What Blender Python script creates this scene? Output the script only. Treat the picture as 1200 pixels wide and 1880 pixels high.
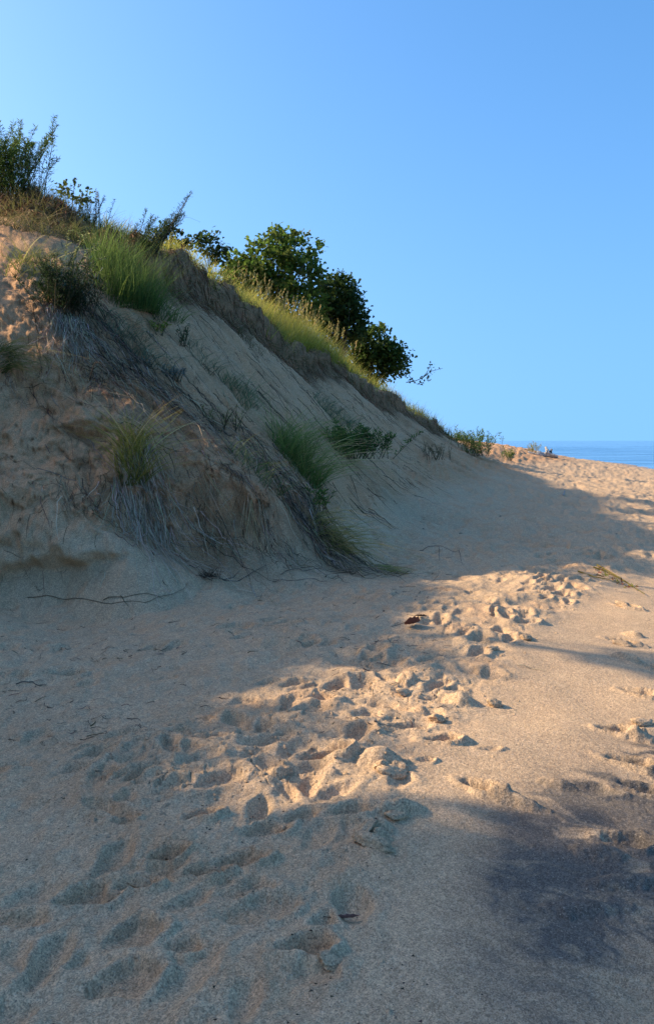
import bpy, math, random
import numpy as np
from mathutils import Vector

for o in list(bpy.data.objects):
    bpy.data.objects.remove(o)
scene = bpy.context.scene
COL = scene.collection
rng = np.random.default_rng(7)
random.seed(7)

# ------------------------------------------------------------------ camera, sky, sun, exposure
W0, H0, FPX = 1200.0, 1880.0, 1600.0
CAM = np.array([0.0, 0.0, 1.6])
PITCH = math.atan(131.0 / FPX)
cd = bpy.data.cameras.new('camera')
cd.sensor_fit = 'VERTICAL'
cd.sensor_height = 24.0
cd.lens = 24.0 * FPX / H0
cd.clip_start = 0.05
cd.clip_end = 60000
cam = bpy.data.objects.new('camera', cd)
COL.objects.link(cam)
cam.location = CAM
cam.rotation_euler = (math.pi / 2 - PITCH, 0, 0)
scene.camera = cam

SUN_EL = math.radians(30.3)
SUN_AZ_TRAVEL = (0.98, -0.20)            # sunlight travels to the right and a little towards the camera
world = bpy.data.worlds.new('World')
scene.world = world
world.use_nodes = True
wn, wl = world.node_tree.nodes, world.node_tree.links
wn.clear()
sky = wn.new('ShaderNodeTexSky')
sky.sky_type = 'NISHITA'
sky.sun_disc = False
sky.sun_elevation = SUN_EL
sky.sun_rotation = math.atan2(-SUN_AZ_TRAVEL[0], -SUN_AZ_TRAVEL[1])
sky.altitude = 200
sky.air_density = 1.0
sky.dust_density = 1.7
sky.ozone_density = 1.0
hsv = wn.new('ShaderNodeHueSaturation')
hsv.inputs['Saturation'].default_value = 1.37
hsv.inputs['Hue'].default_value = 0.5
bg = wn.new('ShaderNodeBackground')
bg.inputs['Strength'].default_value = 0.112
wo = wn.new('ShaderNodeOutputWorld')
wtc = wn.new('ShaderNodeTexCoord')          # clear air down to the horizon: no yellow band above the lake
wsep = wn.new('ShaderNodeSeparateXYZ'); wcom = wn.new('ShaderNodeCombineXYZ')
wmap = wn.new('ShaderNodeMath'); wmap.operation = 'POWER'; wmap.inputs[1].default_value = 2.0
wadd = wn.new('ShaderNodeMath'); wadd.operation = 'ADD'; wadd.inputs[1].default_value = 0.31 ** 2
wsq = wn.new('ShaderNodeMath'); wsq.operation = 'SQRT'
wl.new(wmap.outputs[0], wadd.inputs[0]); wl.new(wadd.outputs[0], wsq.inputs[0])
wl.new(wtc.outputs['Generated'], wsep.inputs[0])
wl.new(wsep.outputs[0], wcom.inputs[0]); wl.new(wsep.outputs[1], wcom.inputs[1])
wl.new(wsep.outputs[2], wmap.inputs[0]); wl.new(wsq.outputs[0], wcom.inputs[2])
wnorm = wn.new('ShaderNodeVectorMath'); wnorm.operation = 'NORMALIZE'
wl.new(wcom.outputs[0], wnorm.inputs[0]); wl.new(wnorm.outputs[0], sky.inputs['Vector'])
wl.new(sky.outputs[0], hsv.inputs['Color'])
wl.new(hsv.outputs[0], bg.inputs['Color'])
wl.new(bg.outputs[0], wo.inputs['Surface'])

sd = bpy.data.lights.new('sun', 'SUN')
sd.energy = 2.95
sd.angle = math.radians(0.5)
sd.color = (1.0, 0.83, 0.60)
sun = bpy.data.objects.new('sun', sd)
COL.objects.link(sun)
_d = Vector((SUN_AZ_TRAVEL[0] * math.cos(SUN_EL), SUN_AZ_TRAVEL[1] * math.cos(SUN_EL), -math.sin(SUN_EL)))
sun.rotation_euler = _d.to_track_quat('-Z', 'Y').to_euler()
sun.location = (-30, -5, 30)

scene.render.engine = 'CYCLES'
scene.view_settings.view_transform = 'Standard'
scene.view_settings.look = 'None'
scene.view_settings.exposure = 1.5
scene.view_settings.gamma = 1.0
scene.view_settings.use_curve_mapping = False

# ------------------------------------------------------------------ small maths helpers
def ray(px, py):
    cx, cy = (px - W0 / 2) / FPX, (H0 / 2 - py) / FPX
    s, c = math.sin(PITCH), math.cos(PITCH)
    return np.array([cx, cy * s + c, cy * c - s])

def P(px, py, Y):
    d = ray(px, py)
    return CAM + d * (Y / d[1])

def G(px, py, z=0.0):
    d = ray(px, py)
    return CAM + d * ((z - CAM[2]) / d[2])

def sstep(a, b, x):
    t = np.clip((x - a) / (b - a), 0, 1)
    return t * t * (3 - 2 * t)

_perm = np.random.default_rng(3).permutation(4096)
_ang = np.random.default_rng(4).uniform(0, 2 * np.pi, 4096)
_gx, _gy = np.cos(_ang), np.sin(_ang)

def _h(ix, iy):
    return _perm[(_perm[ix & 4095] + iy) & 4095]

def pn(x, y):
    x = np.asarray(x, float); y = np.asarray(y, float)
    ix = np.floor(x).astype(np.int64); iy = np.floor(y).astype(np.int64)
    fx = x - ix; fy = y - iy
    u = fx * fx * fx * (fx * (fx * 6 - 15) + 10)
    v = fy * fy * fy * (fy * (fy * 6 - 15) + 10)
    def g(a, b):
        h = _h(ix + a, iy + b)
        return _gx[h] * (fx - a) + _gy[h] * (fy - b)
    return 1.4 * ((g(0, 0) * (1 - u) + g(1, 0) * u) * (1 - v) + (g(0, 1) * (1 - u) + g(1, 1) * u) * v)

def fbm(x, y, n=4, gain=0.5):
    a, s, f = 1.0, 0.0, 1.0
    for k in range(n):
        s = s + a * pn(x * f + 17.3 * k, y * f - 9.1 * k)
        a *= gain; f *= 2.03
    return s

def worley(x, y):
    ix = np.floor(x).astype(np.int64); iy = np.floor(y).astype(np.int64)
    f1 = np.full(x.shape, 9.0); f2 = np.full(x.shape, 9.0); cid = np.zeros(x.shape, np.int64)
    for a in (-1, 0, 1):
        for b in (-1, 0, 1):
            h = _h(ix + a, iy + b); h2 = _h(iy + b + 77, ix + a + 13)
            d = np.hypot(ix + a + h / 4096.0 - x, iy + b + h2 / 4096.0 - y)
            m = d < f1
            f2 = np.where(m, f1, np.minimum(f2, d))
            cid = np.where(m, h, cid); f1 = np.where(m, d, f1)
    return f1, f2, cid

def polydist(X, Y, pts):
    """distance to a plan polyline, signed: positive on its left side; also the length fraction"""
    best = np.full(X.shape, 1e9); sg = np.ones(X.shape); par = np.zeros(X.shape)
    n = len(pts)
    for i in range(n - 1):
        ax, ay = pts[i][0], pts[i][1]; bx, by = pts[i + 1][0], pts[i + 1][1]
        dx, dy = bx - ax, by - ay; L2 = dx * dx + dy * dy
        t = np.clip(((X - ax) * dx + (Y - ay) * dy) / L2, 0, 1)
        d = np.hypot(X - ax - t * dx, Y - ay - t * dy)
        m = d < best
        best = np.where(m, d, best)
        sg = np.where(m, np.sign(dx * (Y - ay) - dy * (X - ax)), sg)
        par = np.where(m, (i + t), par)
    return best * sg, par

# ------------------------------------------------------------------ materials
def new_mat(name):
    m = bpy.data.materials.new(name)
    m.use_nodes = True
    nt = m.node_tree
    nt.nodes.clear()
    out = nt.nodes.new('ShaderNodeOutputMaterial')
    return m, nt, out

def node(nt, typ, **kw):
    n = nt.nodes.new(typ)
    for k, v in kw.items():
        if k in n.inputs:
            n.inputs[k].default_value = v
        else:
            setattr(n, k, v)
    return n

def mixc(nt, fac, a, b, blend='MIX'):
    n = nt.nodes.new('ShaderNodeMix')
    n.data_type = 'RGBA'; n.blend_type = blend
    for s, v in ((n.inputs[0], fac), (n.inputs[6], a), (n.inputs[7], b)):
        if hasattr(v, 'is_output'):
            nt.links.new(v, s)
        elif isinstance(v, (int, float)):
            s.default_value = v
        else:
            s.default_value = (*v, 1)
    return n.outputs[2]

def ramp(nt, src, p0, p1, c0=0.0, c1=1.0):
    n = nt.nodes.new('ShaderNodeMapRange')
    n.interpolation_type = 'SMOOTHSTEP'
    n.inputs[1].default_value = p0; n.inputs[2].default_value = p1
    n.inputs[3].default_value = c0; n.inputs[4].default_value = c1
    nt.links.new(src, n.inputs[0])
    return n.outputs[0]

def math_n(nt, op, a, b):
    n = nt.nodes.new('ShaderNodeMath'); n.operation = op
    for s, v in ((n.inputs[0], a), (n.inputs[1], b)):
        if hasattr(v, 'is_output'):
            nt.links.new(v, s)
        else:
            s.default_value = v
    return n.outputs[0]

def sand_material():
    m, nt, out = new_mat('sand')
    L = nt.links
    geo = nt.nodes.new('ShaderNodeNewGeometry')
    pos = geo.outputs['Position']
    def noise(scale, detail=4, rough=0.5, vec=None):
        n = node(nt, 'ShaderNodeTexNoise')
        n.inputs['Scale'].default_value = scale; n.inputs['Detail'].default_value = detail
        n.inputs['Roughness'].default_value = rough
        L.new(vec if vec is not None else pos, n.inputs['Vector'])
        return n.outputs['Fac']
    def attr(name):
        a = nt.nodes.new('ShaderNodeAttribute'); a.attribute_name = name
        return a.outputs['Fac']
    big = noise(1.1, 5); mid = noise(9, 5, .6); fine = noise(170, 3, .7); grain = noise(420, 2, .8)
    c = mixc(nt, ramp(nt, big, .3, .7), (.465, .313, .183), (.52, .355, .21))
    c = mixc(nt, ramp(nt, mid, .35, .75), c, (.50, .335, .20))
    # browner sand colour in dents, on trodden patches and over the dune
    c = mixc(nt, attr('brown_tint'), c, (.50, .262, .125))
    # brown soil and orange sand on the scarps
    c = mixc(nt, attr('orange'), c, (.40, .235, .12))
    hum = attr('humus')
    hn = ramp(nt, noise(14, 6, .7), .3, .7)
    c = mixc(nt, math_n(nt, 'MULTIPLY', hum, ramp(nt, noise(7, 6, .7), .25, .6, .55, 1.0)), c, mixc(nt, hn, (.125, .066, .034), (.30, .175, .088)))
    # dark mineral sand
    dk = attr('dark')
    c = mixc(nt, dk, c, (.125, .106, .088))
    # single grains, dark and pale
    def cells(scale, lo, hi):
        v = node(nt, 'ShaderNodeTexVoronoi'); v.inputs['Scale'].default_value = scale
        L.new(pos, v.inputs['Vector'])
        r = ramp(nt, v.outputs['Color'], 0, 1, lo, hi)
        n = nt.nodes.new('ShaderNodeCombineColor')
        for k in range(3): L.new(r, n.inputs[k])
        return n.outputs[0], v.outputs['Distance']
    g1, d1 = cells(230, .62, 1.38)
    g2, d2 = cells(75, .87, 1.14)
    g3, d3 = cells(17, .94, 1.06)
    for gg in (g1, g2, g3): c = mixc(nt, 1.0, c, gg, 'MULTIPLY')
    c = mixc(nt, ramp(nt, noise(95, 2, .5),   .61, .69, 0, .5), c, (.085, .066, .055))
    c = mixc(nt, ramp(nt, noise(120, 2, .5), .63, .72, 0, .4), c, (.66, .54, .40))
    vor = node(nt, 'ShaderNodeTexVoronoi'); vor.inputs['Scale'].default_value = 26
    L.new(pos, vor.inputs['Vector'])
    spk = math_n(nt, 'MULTIPLY', ramp(nt, vor.outputs['Distance'], .07, .13, 1, 0), ramp(nt, noise(2.3, 3), .52, .66))
    c = mixc(nt, spk, c, (.055, .042, .035))
    b = node(nt, 'ShaderNodeBsdfPrincipled')
    L.new(c, b.inputs['Base Color'])
    b.inputs['Roughness'].default_value = .9
    b.inputs['Specular IOR Level'].default_value = .08
    wet = attr('wet')
    L.new(ramp(nt, wet, 0, 1, .92, .45), b.inputs['Roughness'])
    b1 = node(nt, 'ShaderNodeBump'); b1.inputs['Distance'].default_value = .004; b1.inputs['Strength'].default_value = .7
    L.new(fine, b1.inputs['Height'])
    b2 = node(nt, 'ShaderNodeBump'); b2.inputs['Distance'].default_value = .012; b2.inputs['Strength'].default_value = .6
    L.new(noise(38, 4, .6), b2.inputs['Height']); L.new(b1.outputs[0], b2.inputs['Normal'])
    L.new(b2.outputs[0], b.inputs['Normal'])
    L.new(b.outputs[0], out.inputs['Surface'])
    return m

def plant_material(name, trans=.35, rough=.6, var=.25):
    m, nt, out = new_mat(name)
    L = nt.links
    a = nt.nodes.new('ShaderNodeAttribute'); a.attribute_name = 'col'
    geo = nt.nodes.new('ShaderNodeNewGeometry')
    hs = nt.nodes.new('ShaderNodeHueSaturation')
    L.new(a.outputs['Color'], hs.inputs['Color'])
    L.new(ramp(nt, geo.outputs['Random Per Island'], 0, 1, 1 - var, 1 + var), hs.inputs['Value'])
    L.new(ramp(nt, geo.outputs['Random Per Island'], 0, 1, .515, .485), hs.inputs['Hue'])
    tn = node(nt, 'ShaderNodeTexNoise'); tn.inputs['Scale'].default_value = 60
    L.new(geo.outputs['Position'], tn.inputs['Vector'])
    c = mixc(nt, .5, hs.outputs[0], mixc(nt, tn.outputs['Fac'], (.3, .3, .3), (1.35, 1.35, 1.35)), 'MULTIPLY')
    b = node(nt, 'ShaderNodeBsdfPrincipled')
    b.inputs['Roughness'].default_value = rough
    b.inputs['Specular IOR Level'].default_value = .12
    L.new(c, b.inputs['Base Color'])
    t = nt.nodes.new('ShaderNodeBsdfTranslucent')
    L.new(c, t.inputs['Color'])
    mx = nt.nodes.new('ShaderNodeMixShader')
    mx.inputs[0].default_value = trans
    L.new(b.outputs[0], mx.inputs[1]); L.new(t.outputs[0], mx.inputs[2])
    L.new(mx.outputs[0], out.inputs['Surface'])
    return m

def wood_material(name, c0, c1):
    m, nt, out = new_mat(name)
    L = nt.links
    tc = nt.nodes.new('ShaderNodeTexCoord')
    n = node(nt, 'ShaderNodeTexNoise'); n.inputs['Scale'].default_value = 18; n.inputs['Detail'].default_value = 6
    L.new(tc.outputs['Object'], n.inputs['Vector'])
    b = node(nt, 'ShaderNodeBsdfPrincipled'); b.inputs['Roughness'].default_value = .85
    L.new(mixc(nt, ramp(nt, n.outputs['Fac'], .35, .65), c0, c1), b.inputs['Base Color'])
    bp = node(nt, 'ShaderNodeBump'); bp.inputs['Distance'].default_value = .01
    L.new(n.outputs['Fac'], bp.inputs['Height']); L.new(bp.outputs[0], b.inputs['Normal'])
    L.new(b.outputs[0], out.inputs['Surface'])
    return m

M_SAND = sand_material()
M_LEAF = plant_material('leaf', .52, .5, .3)
M_GRASS = plant_material('grass', .55, .55, .25)
M_DRY = plant_material('dry_stalk', .1, .8, .3)
M_BARK = wood_material('bark', (.055, .042, .032), (.13, .10, .08))
M_DRIFT = wood_material('driftwood', (.25, .22, .19), (.50, .46, .41))
M_TWIG = wood_material('twig', (.07, .048, .034), (.17, .12, .085))

# ------------------------------------------------------------------ mesh helpers
def tag(o, label=None, cat=None, group=None, kind=None):
    if label: o['label'] = label
    if cat: o['category'] = cat
    if group: o['group'] = group
    if kind: o['kind'] = kind
    return o

def raw_mesh(name, verts, quads, tris=None, smooth=False):
    me = bpy.data.meshes.new(name)
    quads = np.asarray(quads if quads is not None and len(quads) else np.zeros((0, 4)), np.int32)
    tris = np.asarray(tris if tris is not None and len(tris) else np.zeros((0, 3)), np.int32)
    nq, nt_ = len(quads), len(tris)
    me.vertices.add(len(verts))
    me.vertices.foreach_set('co', np.ascontiguousarray(verts, np.float32).ravel())
    loops = np.concatenate([quads.ravel(), tris.ravel()])
    me.loops.add(len(loops))
    me.loops.foreach_set('vertex_index', loops)
    me.polygons.add(nq + nt_)
    st = np.concatenate([np.arange(nq) * 4, nq * 4 + np.arange(nt_) * 3]).astype(np.int32)
    me.polygons.foreach_set('loop_start', st)
    if smooth:
        me.polygons.foreach_set('use_smooth', np.ones(nq + nt_, bool))
    me.update(calc_edges=True)
    me.validate()
    return me

class Geo:
    """collects quads and triangles with a colour per vertex"""
    def __init__(s):
        s.v, s.q, s.t, s.c, s.n = [], [], [], [], 0
    def add(s, v, q=None, t=None, c=(.2, .2, .2)):
        v = np.asarray(v, float).reshape(-1, 3)
        c = np.asarray(c, float)
        if c.ndim == 1: c = np.tile(c, (len(v), 1))
        s.v.append(v); s.c.append(c)
        if q is not None and len(q): s.q.append(np.asarray(q) + s.n)
        if t is not None and len(t): s.t.append(np.asarray(t) + s.n)
        s.n += len(v)
    def build(s, name, mat, parent=None, origin=None, smooth=False):
        v = np.concatenate(s.v)
        if origin is None and parent is not None:
            origin = np.array(parent.location)
        if origin is None:
            origin = np.array([v[:, 0].mean(), v[:, 1].mean(), v[:, 2].min()])
        me = raw_mesh(name, v - origin, np.concatenate(s.q) if s.q else None, np.concatenate(s.t) if s.t else None, smooth)
        a = me.attributes.new('col', 'FLOAT_COLOR', 'POINT')
        c = np.concatenate(s.c)
        a.data.foreach_set('color', np.concatenate([c, np.ones((len(c), 1))], 1).astype(np.float32).ravel())
        me.materials.append(mat)
        o = bpy.data.objects.new(name, me)
        COL.objects.link(o)
        if parent is not None:
            o.parent = parent
        else:
            o.location = origin
        return o

def empty(name, loc, label, cat, group=None):
    o = bpy.data.objects.new(name, None)
    COL.objects.link(o)
    o.location = loc
    o.empty_display_size = .2
    return tag(o, label, cat, group)

def unit(v):
    return v / np.maximum(np.linalg.norm(v, axis=-1, keepdims=True), 1e-9)

def blades(g, root, d, length, width, bend, c0, c1, seg=5, taper=1.5):
    """curved tapering ribbons, one per root"""
    n = len(root)
    t = np.linspace(0, 1, seg + 1)
    length = np.broadcast_to(length, (n,)); width = np.broadcast_to(width, (n,))
    p = root[:, None] + d[:, None] * (length[:, None] * t)[..., None] + bend[:, None] * (length[:, None] * t ** 2)[..., None]
    rv = rng.normal(size=(n, 3)); rv[:, 2] *= .3
    side = unit(np.cross(d, rv))
    w = width[:, None] * np.clip(1 - t ** taper, .12, 1)[None]
    a = p - side[:, None] * w[..., None] * .5
    b = p + side[:, None] * w[..., None] * .5
    v = np.stack([a, b], 2).reshape(-1, 3)
    k = np.arange(n)[:, None] * (2 * (seg + 1)) + np.arange(seg)[None] * 2
    q = np.stack([k, k + 1, k + 3, k + 2], -1).reshape(-1, 4)
    c0 = np.broadcast_to(c0, (n, 3)); c1 = np.broadcast_to(c1, (n, 3))
    c = c0[:, None] * (1 - t)[None, :, None] + c1[:, None] * t[None, :, None]
    c = np.repeat(c, 2, axis=1).reshape(-1, 3)
    g.add(v, q, None, c)

def tube(g, pts, rad, c=(.1, .08, .06), sides=5):
    pts = np.asarray(pts, float); n = len(pts)
    rad = np.broadcast_to(rad, (n,))
    tg = unit(np.gradient(pts, axis=0))
    ref = np.array([.31, .52, .8])
    s1 = unit(np.cross(tg, ref)); s2 = np.cross(tg, s1)
    a = np.linspace(0, 2 * np.pi, sides, endpoint=False)
    v = pts[:, None] + rad[:, None, None] * (np.cos(a)[None, :, None] * s1[:, None] + np.sin(a)[None, :, None] * s2[:, None])
    i = np.arange(n - 1)[:, None] * sides; j = np.arange(sides)[None]; jn = (j + 1) % sides
    q = np.stack([i + j, i + jn, i + sides + jn, i + sides + j], -1).reshape(-1, 4)
    g.add(v.reshape(-1, 3), q, None, c)

# lobed leaf, unit length along x, folded a little along its midrib
_LX = np.array([0, .22, .34, .46, .60, .72, .84, 1.0])
_LW = np.array([.02, .22, .14, .34, .20, .36, .22, .03])
_LX2 = np.array([0, .35, .7, 1.0]); _LW2 = np.array([.03, .22, .19, .02])

def leaves(g, pos, size, col, up=.35, lobed=False, aspect=1.0, dirs=None, fold=.25):
    n = len(pos)
    lx, lw = (_LX, _LW) if lobed else (_LX2, _LW2)
    k = len(lx)
    d = rng.normal(size=(n, 3)); d[:, 2] *= .6
    if dirs is not None: d = d * .45 + dirs
    d = unit(d)
    nrm = rng.normal(size=(n, 3)) * .8; nrm[:, 2] += up * 2
    s = unit(np.cross(nrm, d)); nn = np.cross(d, s)
    size = np.broadcast_to(size, (n,))
    curl = rng.uniform(-.25, .1, n)
    mid = pos[:, None] + size[:, None, None] * (lx[None, :, None] * d[:, None] + (lx ** 2)[None, :, None] * curl[:, None, None] * nn[:, None])
    o = size[:, None, None] * aspect * lw[None, :, None] * (s[:, None] + fold * nn[:, None])
    o2 = size[:, None, None] * aspect * lw[None, :, None] * (-s[:, None] + fold * nn[:, None])
    if lobed:
        v = np.stack([mid + o, mid, mid + o2], 2).reshape(-1, 3)
        b = np.arange(n)[:, None] * (3 * k) + np.arange(k - 1)[None] * 3
        q = np.concatenate([np.stack([b, b + 1, b + 4, b + 3], -1).reshape(-1, 4), np.stack([b + 1, b + 2, b + 5, b + 4], -1).reshape(-1, 4)])
        m = 3 * k
    else:
        v = np.stack([mid + o, mid + o2], 2).reshape(-1, 3)
        b = np.arange(n)[:, None] * (2 * k) + np.arange(k - 1)[None] * 2
        q = np.stack([b, b + 1, b + 3, b + 2], -1).reshape(-1, 4)
        m = 2 * k
    c = np.repeat(np.broadcast_to(col, (n, 3)), m, axis=0)
    g.add(v, q, None, c)

def jitter_col(c, n, a=.25):
    c = np.asarray(c)
    return c[None] * (1 + rng.uniform(-a, a, (n, 1))) * (1 + rng.uniform(-a * .4, a * .4, (n, 3)))

# ------------------------------------------------------------------ the terrain: dune and beach in one sheet
LIP = [P(-420, 145, 16.5), P(-180, 212, 16.0), P(0, 298, 15.4), P(50, 328, 15.1), P(100, 366, 14.8), P(200, 428, 14.4), P(275, 458, 14.6), P(340, 472, 16.2),
       P(400, 508, 17.8), P(470, 567, 20), P(545, 632, 23), P(600, 648, 25.5), P(650, 684, 28), P(720, 722, 31),
       P(790, 767, 35.5), P(822, 790, 39)]
LIPH = [.5, .5, .5, .5, .45, .3, .45, .65, .55, .5, .55, .2, .45, .35, .3, .1]

ctrl = []
def C(px, py, Y): ctrl.append(P(px, py, Y))
def D(x, y, z): ctrl.append(np.array([x, y, z], float))
# near left face
C(0, 1085, 8.6); C(0, 1010, 8.75); C(0, 900, 9.3); C(0, 720, 10.5); C(0, 600, 10.9); C(0, 520, 11.6); C(0, 450, 12.8); C(0, 400, 13.9)
C(110, 1085, 8.6); C(110, 1010, 8.8); C(110, 900, 9.3); C(110, 720, 10.5); C(110, 610, 11.1); C(120, 540, 11.8); C(110, 450, 13.2)
C(215, 1090, 8.55); C(215, 1020, 8.95); C(200, 930, 9.3)
C(330, 1092, 8.6); C(280, 1000, 9.2); C(300, 900, 9.6); C(250, 835, 9.75); C(250, 700, 11.0); C(250, 600, 12.4); C(250, 520, 13.4)
C(450, 1062, 9.3); C(450, 970, 9.7); C(450, 905, 10.0); C(450, 800, 11.7); C(450, 700, 14.0); C(450, 620, 17.2); C(400, 585, 16.8); C(340, 545, 15.2)
C(380, 1075, 8.9); C(380, 960, 9.6); C(380, 880, 9.9); C(370, 780, 11.2); C(370, 680, 13.0)
C(580, 1035, 10.2); C(560, 970, 10.5); C(560, 890, 11.1); C(560, 800, 13.5); C(560, 740, 16.8); C(540, 690, 20.3)
C(640, 1000, 11.6); C(650, 930, 13.2); C(650, 860, 15.4); C(650, 800, 18.5); C(640, 730, 23.5)
C(750, 950, 15.2); C(750, 900, 18.0); C(750, 850, 22.3); C(750, 800, 28.2); C(735, 755, 31.0)
C(830, 900, 21.5); C(815, 850, 26.5); C(805, 812, 33)
C(880, 868, 29); C(870, 838, 39); C(870, 812, 47); C(893, 814, 58)
C(950, 862, 35); C(950, 828, 60); C(985, 834, 80); C(900, 812, 80)
# behind the lip (heights before the lip step is added)
for (p, hgt) in zip(LIP, LIPH):
    D(p[0] - .25, p[1] + .08, p[2] - hgt)
    D(p[0] - 3.0, p[1] + .8, p[2] - hgt + (1.35 if p[1] > 19 else .4))
    D(p[0] - 9.0, p[1] + 2.0, p[2] - hgt + (2.3 if p[1] > 19 else .9))
D(4, 44, 2.2); D(6, 56, 1.9); D(0, 60, 3.0); D(-10, 60, 5); D(9, 80, 1.0); D(0, 110, 2); D(-25, 40, 6.5); D(14, 120, .4); D(5, 160, 1); D(-30, 120, 5)
D(24, 166, -.3); D(36, 166, -.8); D(60, 166, -1.7); D(70, 120, -1.7); D(26, 116, -.3); D(20, 116, .2)
# dune off frame to the left, running back past the camera
for y, zc in ((12.6, 8.3), (10.1, 8.1), (8, 7.3), (6, 7.45), (4, 8.0), (1, 7.8), (-3, 7.0), (-7, 6.5)):
    foot = -4.4 - .06 * (6 - y)
    if y < 7:
        D(foot, y, .12); D(foot + 1.2, y, .04); D(foot - 1.0, y, .7)
        D((foot - 13) / 2, y, zc * .52)
    D(-13, y, zc); D(-18, y, zc + .3); D(-26, y, zc)
# beach
for x, y, z in ((-2.4, -6, 0), (2, -6, -.15), (6, -6, -.5), (-2, 0, 0), (2, 0, -.14), (0, 1.2, 0), (-2, 2.5, .01), (0, 2.5, 0), (1.1, 2.7, -.07),
                (2.6, 2.7, -.2), (-1.2, 4, .0), (.4, 4, 0), (1.7, 4.4, -.09), (3, 4.5, -.22), (-2.2, 6.2, .03), (0, 6, .02), (1.4, 6.2, -.03), (2.6, 6.4, -.12),
                (4.4, 6.5, -.3), (-3, 7.6, .05), (-1, 7.6, .06), (.6, 7.8, .05), (2.2, 8, -.02), (3.6, 8.2, -.13), (.2, 9.5, .1), (2, 10, .05), (4, 10.5, -.1),
                (1.5, 12, .16), (4, 13, .06), (6, 13, -.18), (3, 16, .24), (6.2, 17, .0), (8.5, 17, -.25), (5.5, 24, .3), (9, 25, .02), (8, 32, .38), (12, 34, .06),
                (11, 45, .5), (16, 48, .05), (15, 62, .45), (19, 66, 0), (17, 84, .35)):
    D(x, y, z)
SHORE = [(5.6, -12), (6.2, 0), (7.2, 6), (9.2, 13), (11.2, 20), (17, 38), (24.6, 66), (25.8, 82), (29, 116), (40, 190), (70, 400), (130, 800)]
for x, y in SHORE[:-3]:
    D(x, y, -.5); D(x + 4 + .06 * y, y, -1.0); D(x + 20 + .2 * y, y, -1.7); D(x - 1.6 - .03 * max(y, 0), y, -.36)

ctrl = np.array(ctrl)
def wcoord(x, y):
    x = np.clip(x, -30, 70); y = np.clip(y, -11, 170)
    w = np.where(y > 0, y + 6, 6 * np.exp(np.minimum(y, 0) / 6))
    return x / np.where(y > 0, y + 6, 6), np.log(w)
cs, ct = wcoord(ctrl[:, 0], ctrl[:, 1])
MQ = .04
A = np.sqrt((cs[:, None] - cs[None]) ** 2 + (ct[:, None] - ct[None]) ** 2 + MQ ** 2)
Aug = np.zeros((len(cs) + 3, len(cs) + 3))
Aug[:len(cs), :len(cs)] = A - np.eye(len(cs)) * -.0
Pm = np.stack([np.ones_like(cs), cs, ct], 1)
Aug[:len(cs), len(cs):] = Pm; Aug[len(cs):, :len(cs)] = Pm.T
Aug[:len(cs), :len(cs)] -= np.eye(len(cs)) * .004
wts = np.linalg.lstsq(Aug, np.concatenate([ctrl[:, 2], np.zeros(3)]), rcond=None)[0]

def base_h(x, y):
    s, t = wcoord(x, y)
    sh = s.shape; s = s.ravel(); t = t.ravel()
    out = np.empty(len(s))
    for i in range(0, len(s), 60000):
        a, b = s[i:i + 60000], t[i:i + 60000]
        K = np.sqrt((a[:, None] - cs[None]) ** 2 + (b[:, None] - ct[None]) ** 2 + MQ ** 2)
        out[i:i + 60000] = K @ wts[:-3] + wts[-3] + wts[-2] * a + wts[-1] * b
    return out.reshape(sh)

# rows and columns, fine where things stand near
ys = list(np.linspace(-11, 1.35, 40, endpoint=False))
y = 1.35
while y < 420:
    ys.append(y)
    r = np.interp(y, [1.3, 5, 8.2, 8.5, 12, 13, 20, 40, 80, 420], [.0034, .0034, .0036, .0021, .0024, .0042, .0056, .0075, .015, .05])
    y *= 1 + r
YR = np.array(ys)
uc = np.linspace(-.43, .43, 620)
ue = .43 * np.exp(np.linspace(0, 1, 46)[1:] ** 1.2 * math.log(14 / .43))
UC = np.concatenate([-ue[::-1], uc, ue])
def xw(y): return np.maximum(y, 1.35)
X = UC[None, :] * xw(YR)[:, None]
Y = np.repeat(YR[:, None], len(UC), 1)
NR, NC = X.shape
Z = base_h(X, Y)

shd, _ = polydist(X, Y, SHORE)          # positive on the land
Z -= sstep(0, -9, shd) * 1.3 * (Y > -12)
# sod lip: the ground behind the lip line stands a step higher
lipd, lipp = polydist(X, Y, LIP)
lip_h = np.interp(lipp, np.arange(len(LIPH)), LIPH) * (Y > 12.0)
lip_h = lip_h * (1 + .55 * fbm(X * 1.1, Y * 1.1, 3))
lipn = lipd + .20 * fbm(X * 1.1 + 5, Y * 1.1, 4) + .07 * fbm(X * 6, Y * 6, 3)
lipmask = sstep(13.2, 14.2, Y) * sstep(40, 36, Y)
Z += lipmask * lip_h * (.65 * sstep(-.34, .06, lipn + .12 * fbm(X * 4, Y * 4 + 3, 3)) + .35 * sstep(-.02, .10, lipn))
behind = sstep(0, .3, lipn) * lipmask

# masks
dune = sstep(.30, .75, base_h(X, Y) if False else Z)
BND = [G(660, 2300), G(680, 1880), G(770, 1560), G(790, 1400, -.02), G(900, 1310, -.03), G(960, 1190, -.03), G(1090, 1085), G(1230, 1000), (9, 19, 0), (14, 34, 0), (20, 60, 0), (24, 90, 0)]
bd, _ = polydist(X, Y, BND)             # positive to the left: trodden sand
tramp = sstep(-.12, .25, bd) * (1 - dune)
RIDGE = [G(330, 1400), G(480, 1400), G(620, 1310), G(780, 1220), G(880, 1140), G(1010, 1070), G(1130, 1020)]
rd, _ = polydist(X, Y, RIDGE)
crust = np.exp(-(rd / .55) ** 2) * (1 - dune) * sstep(-.25, .1, bd)

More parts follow.
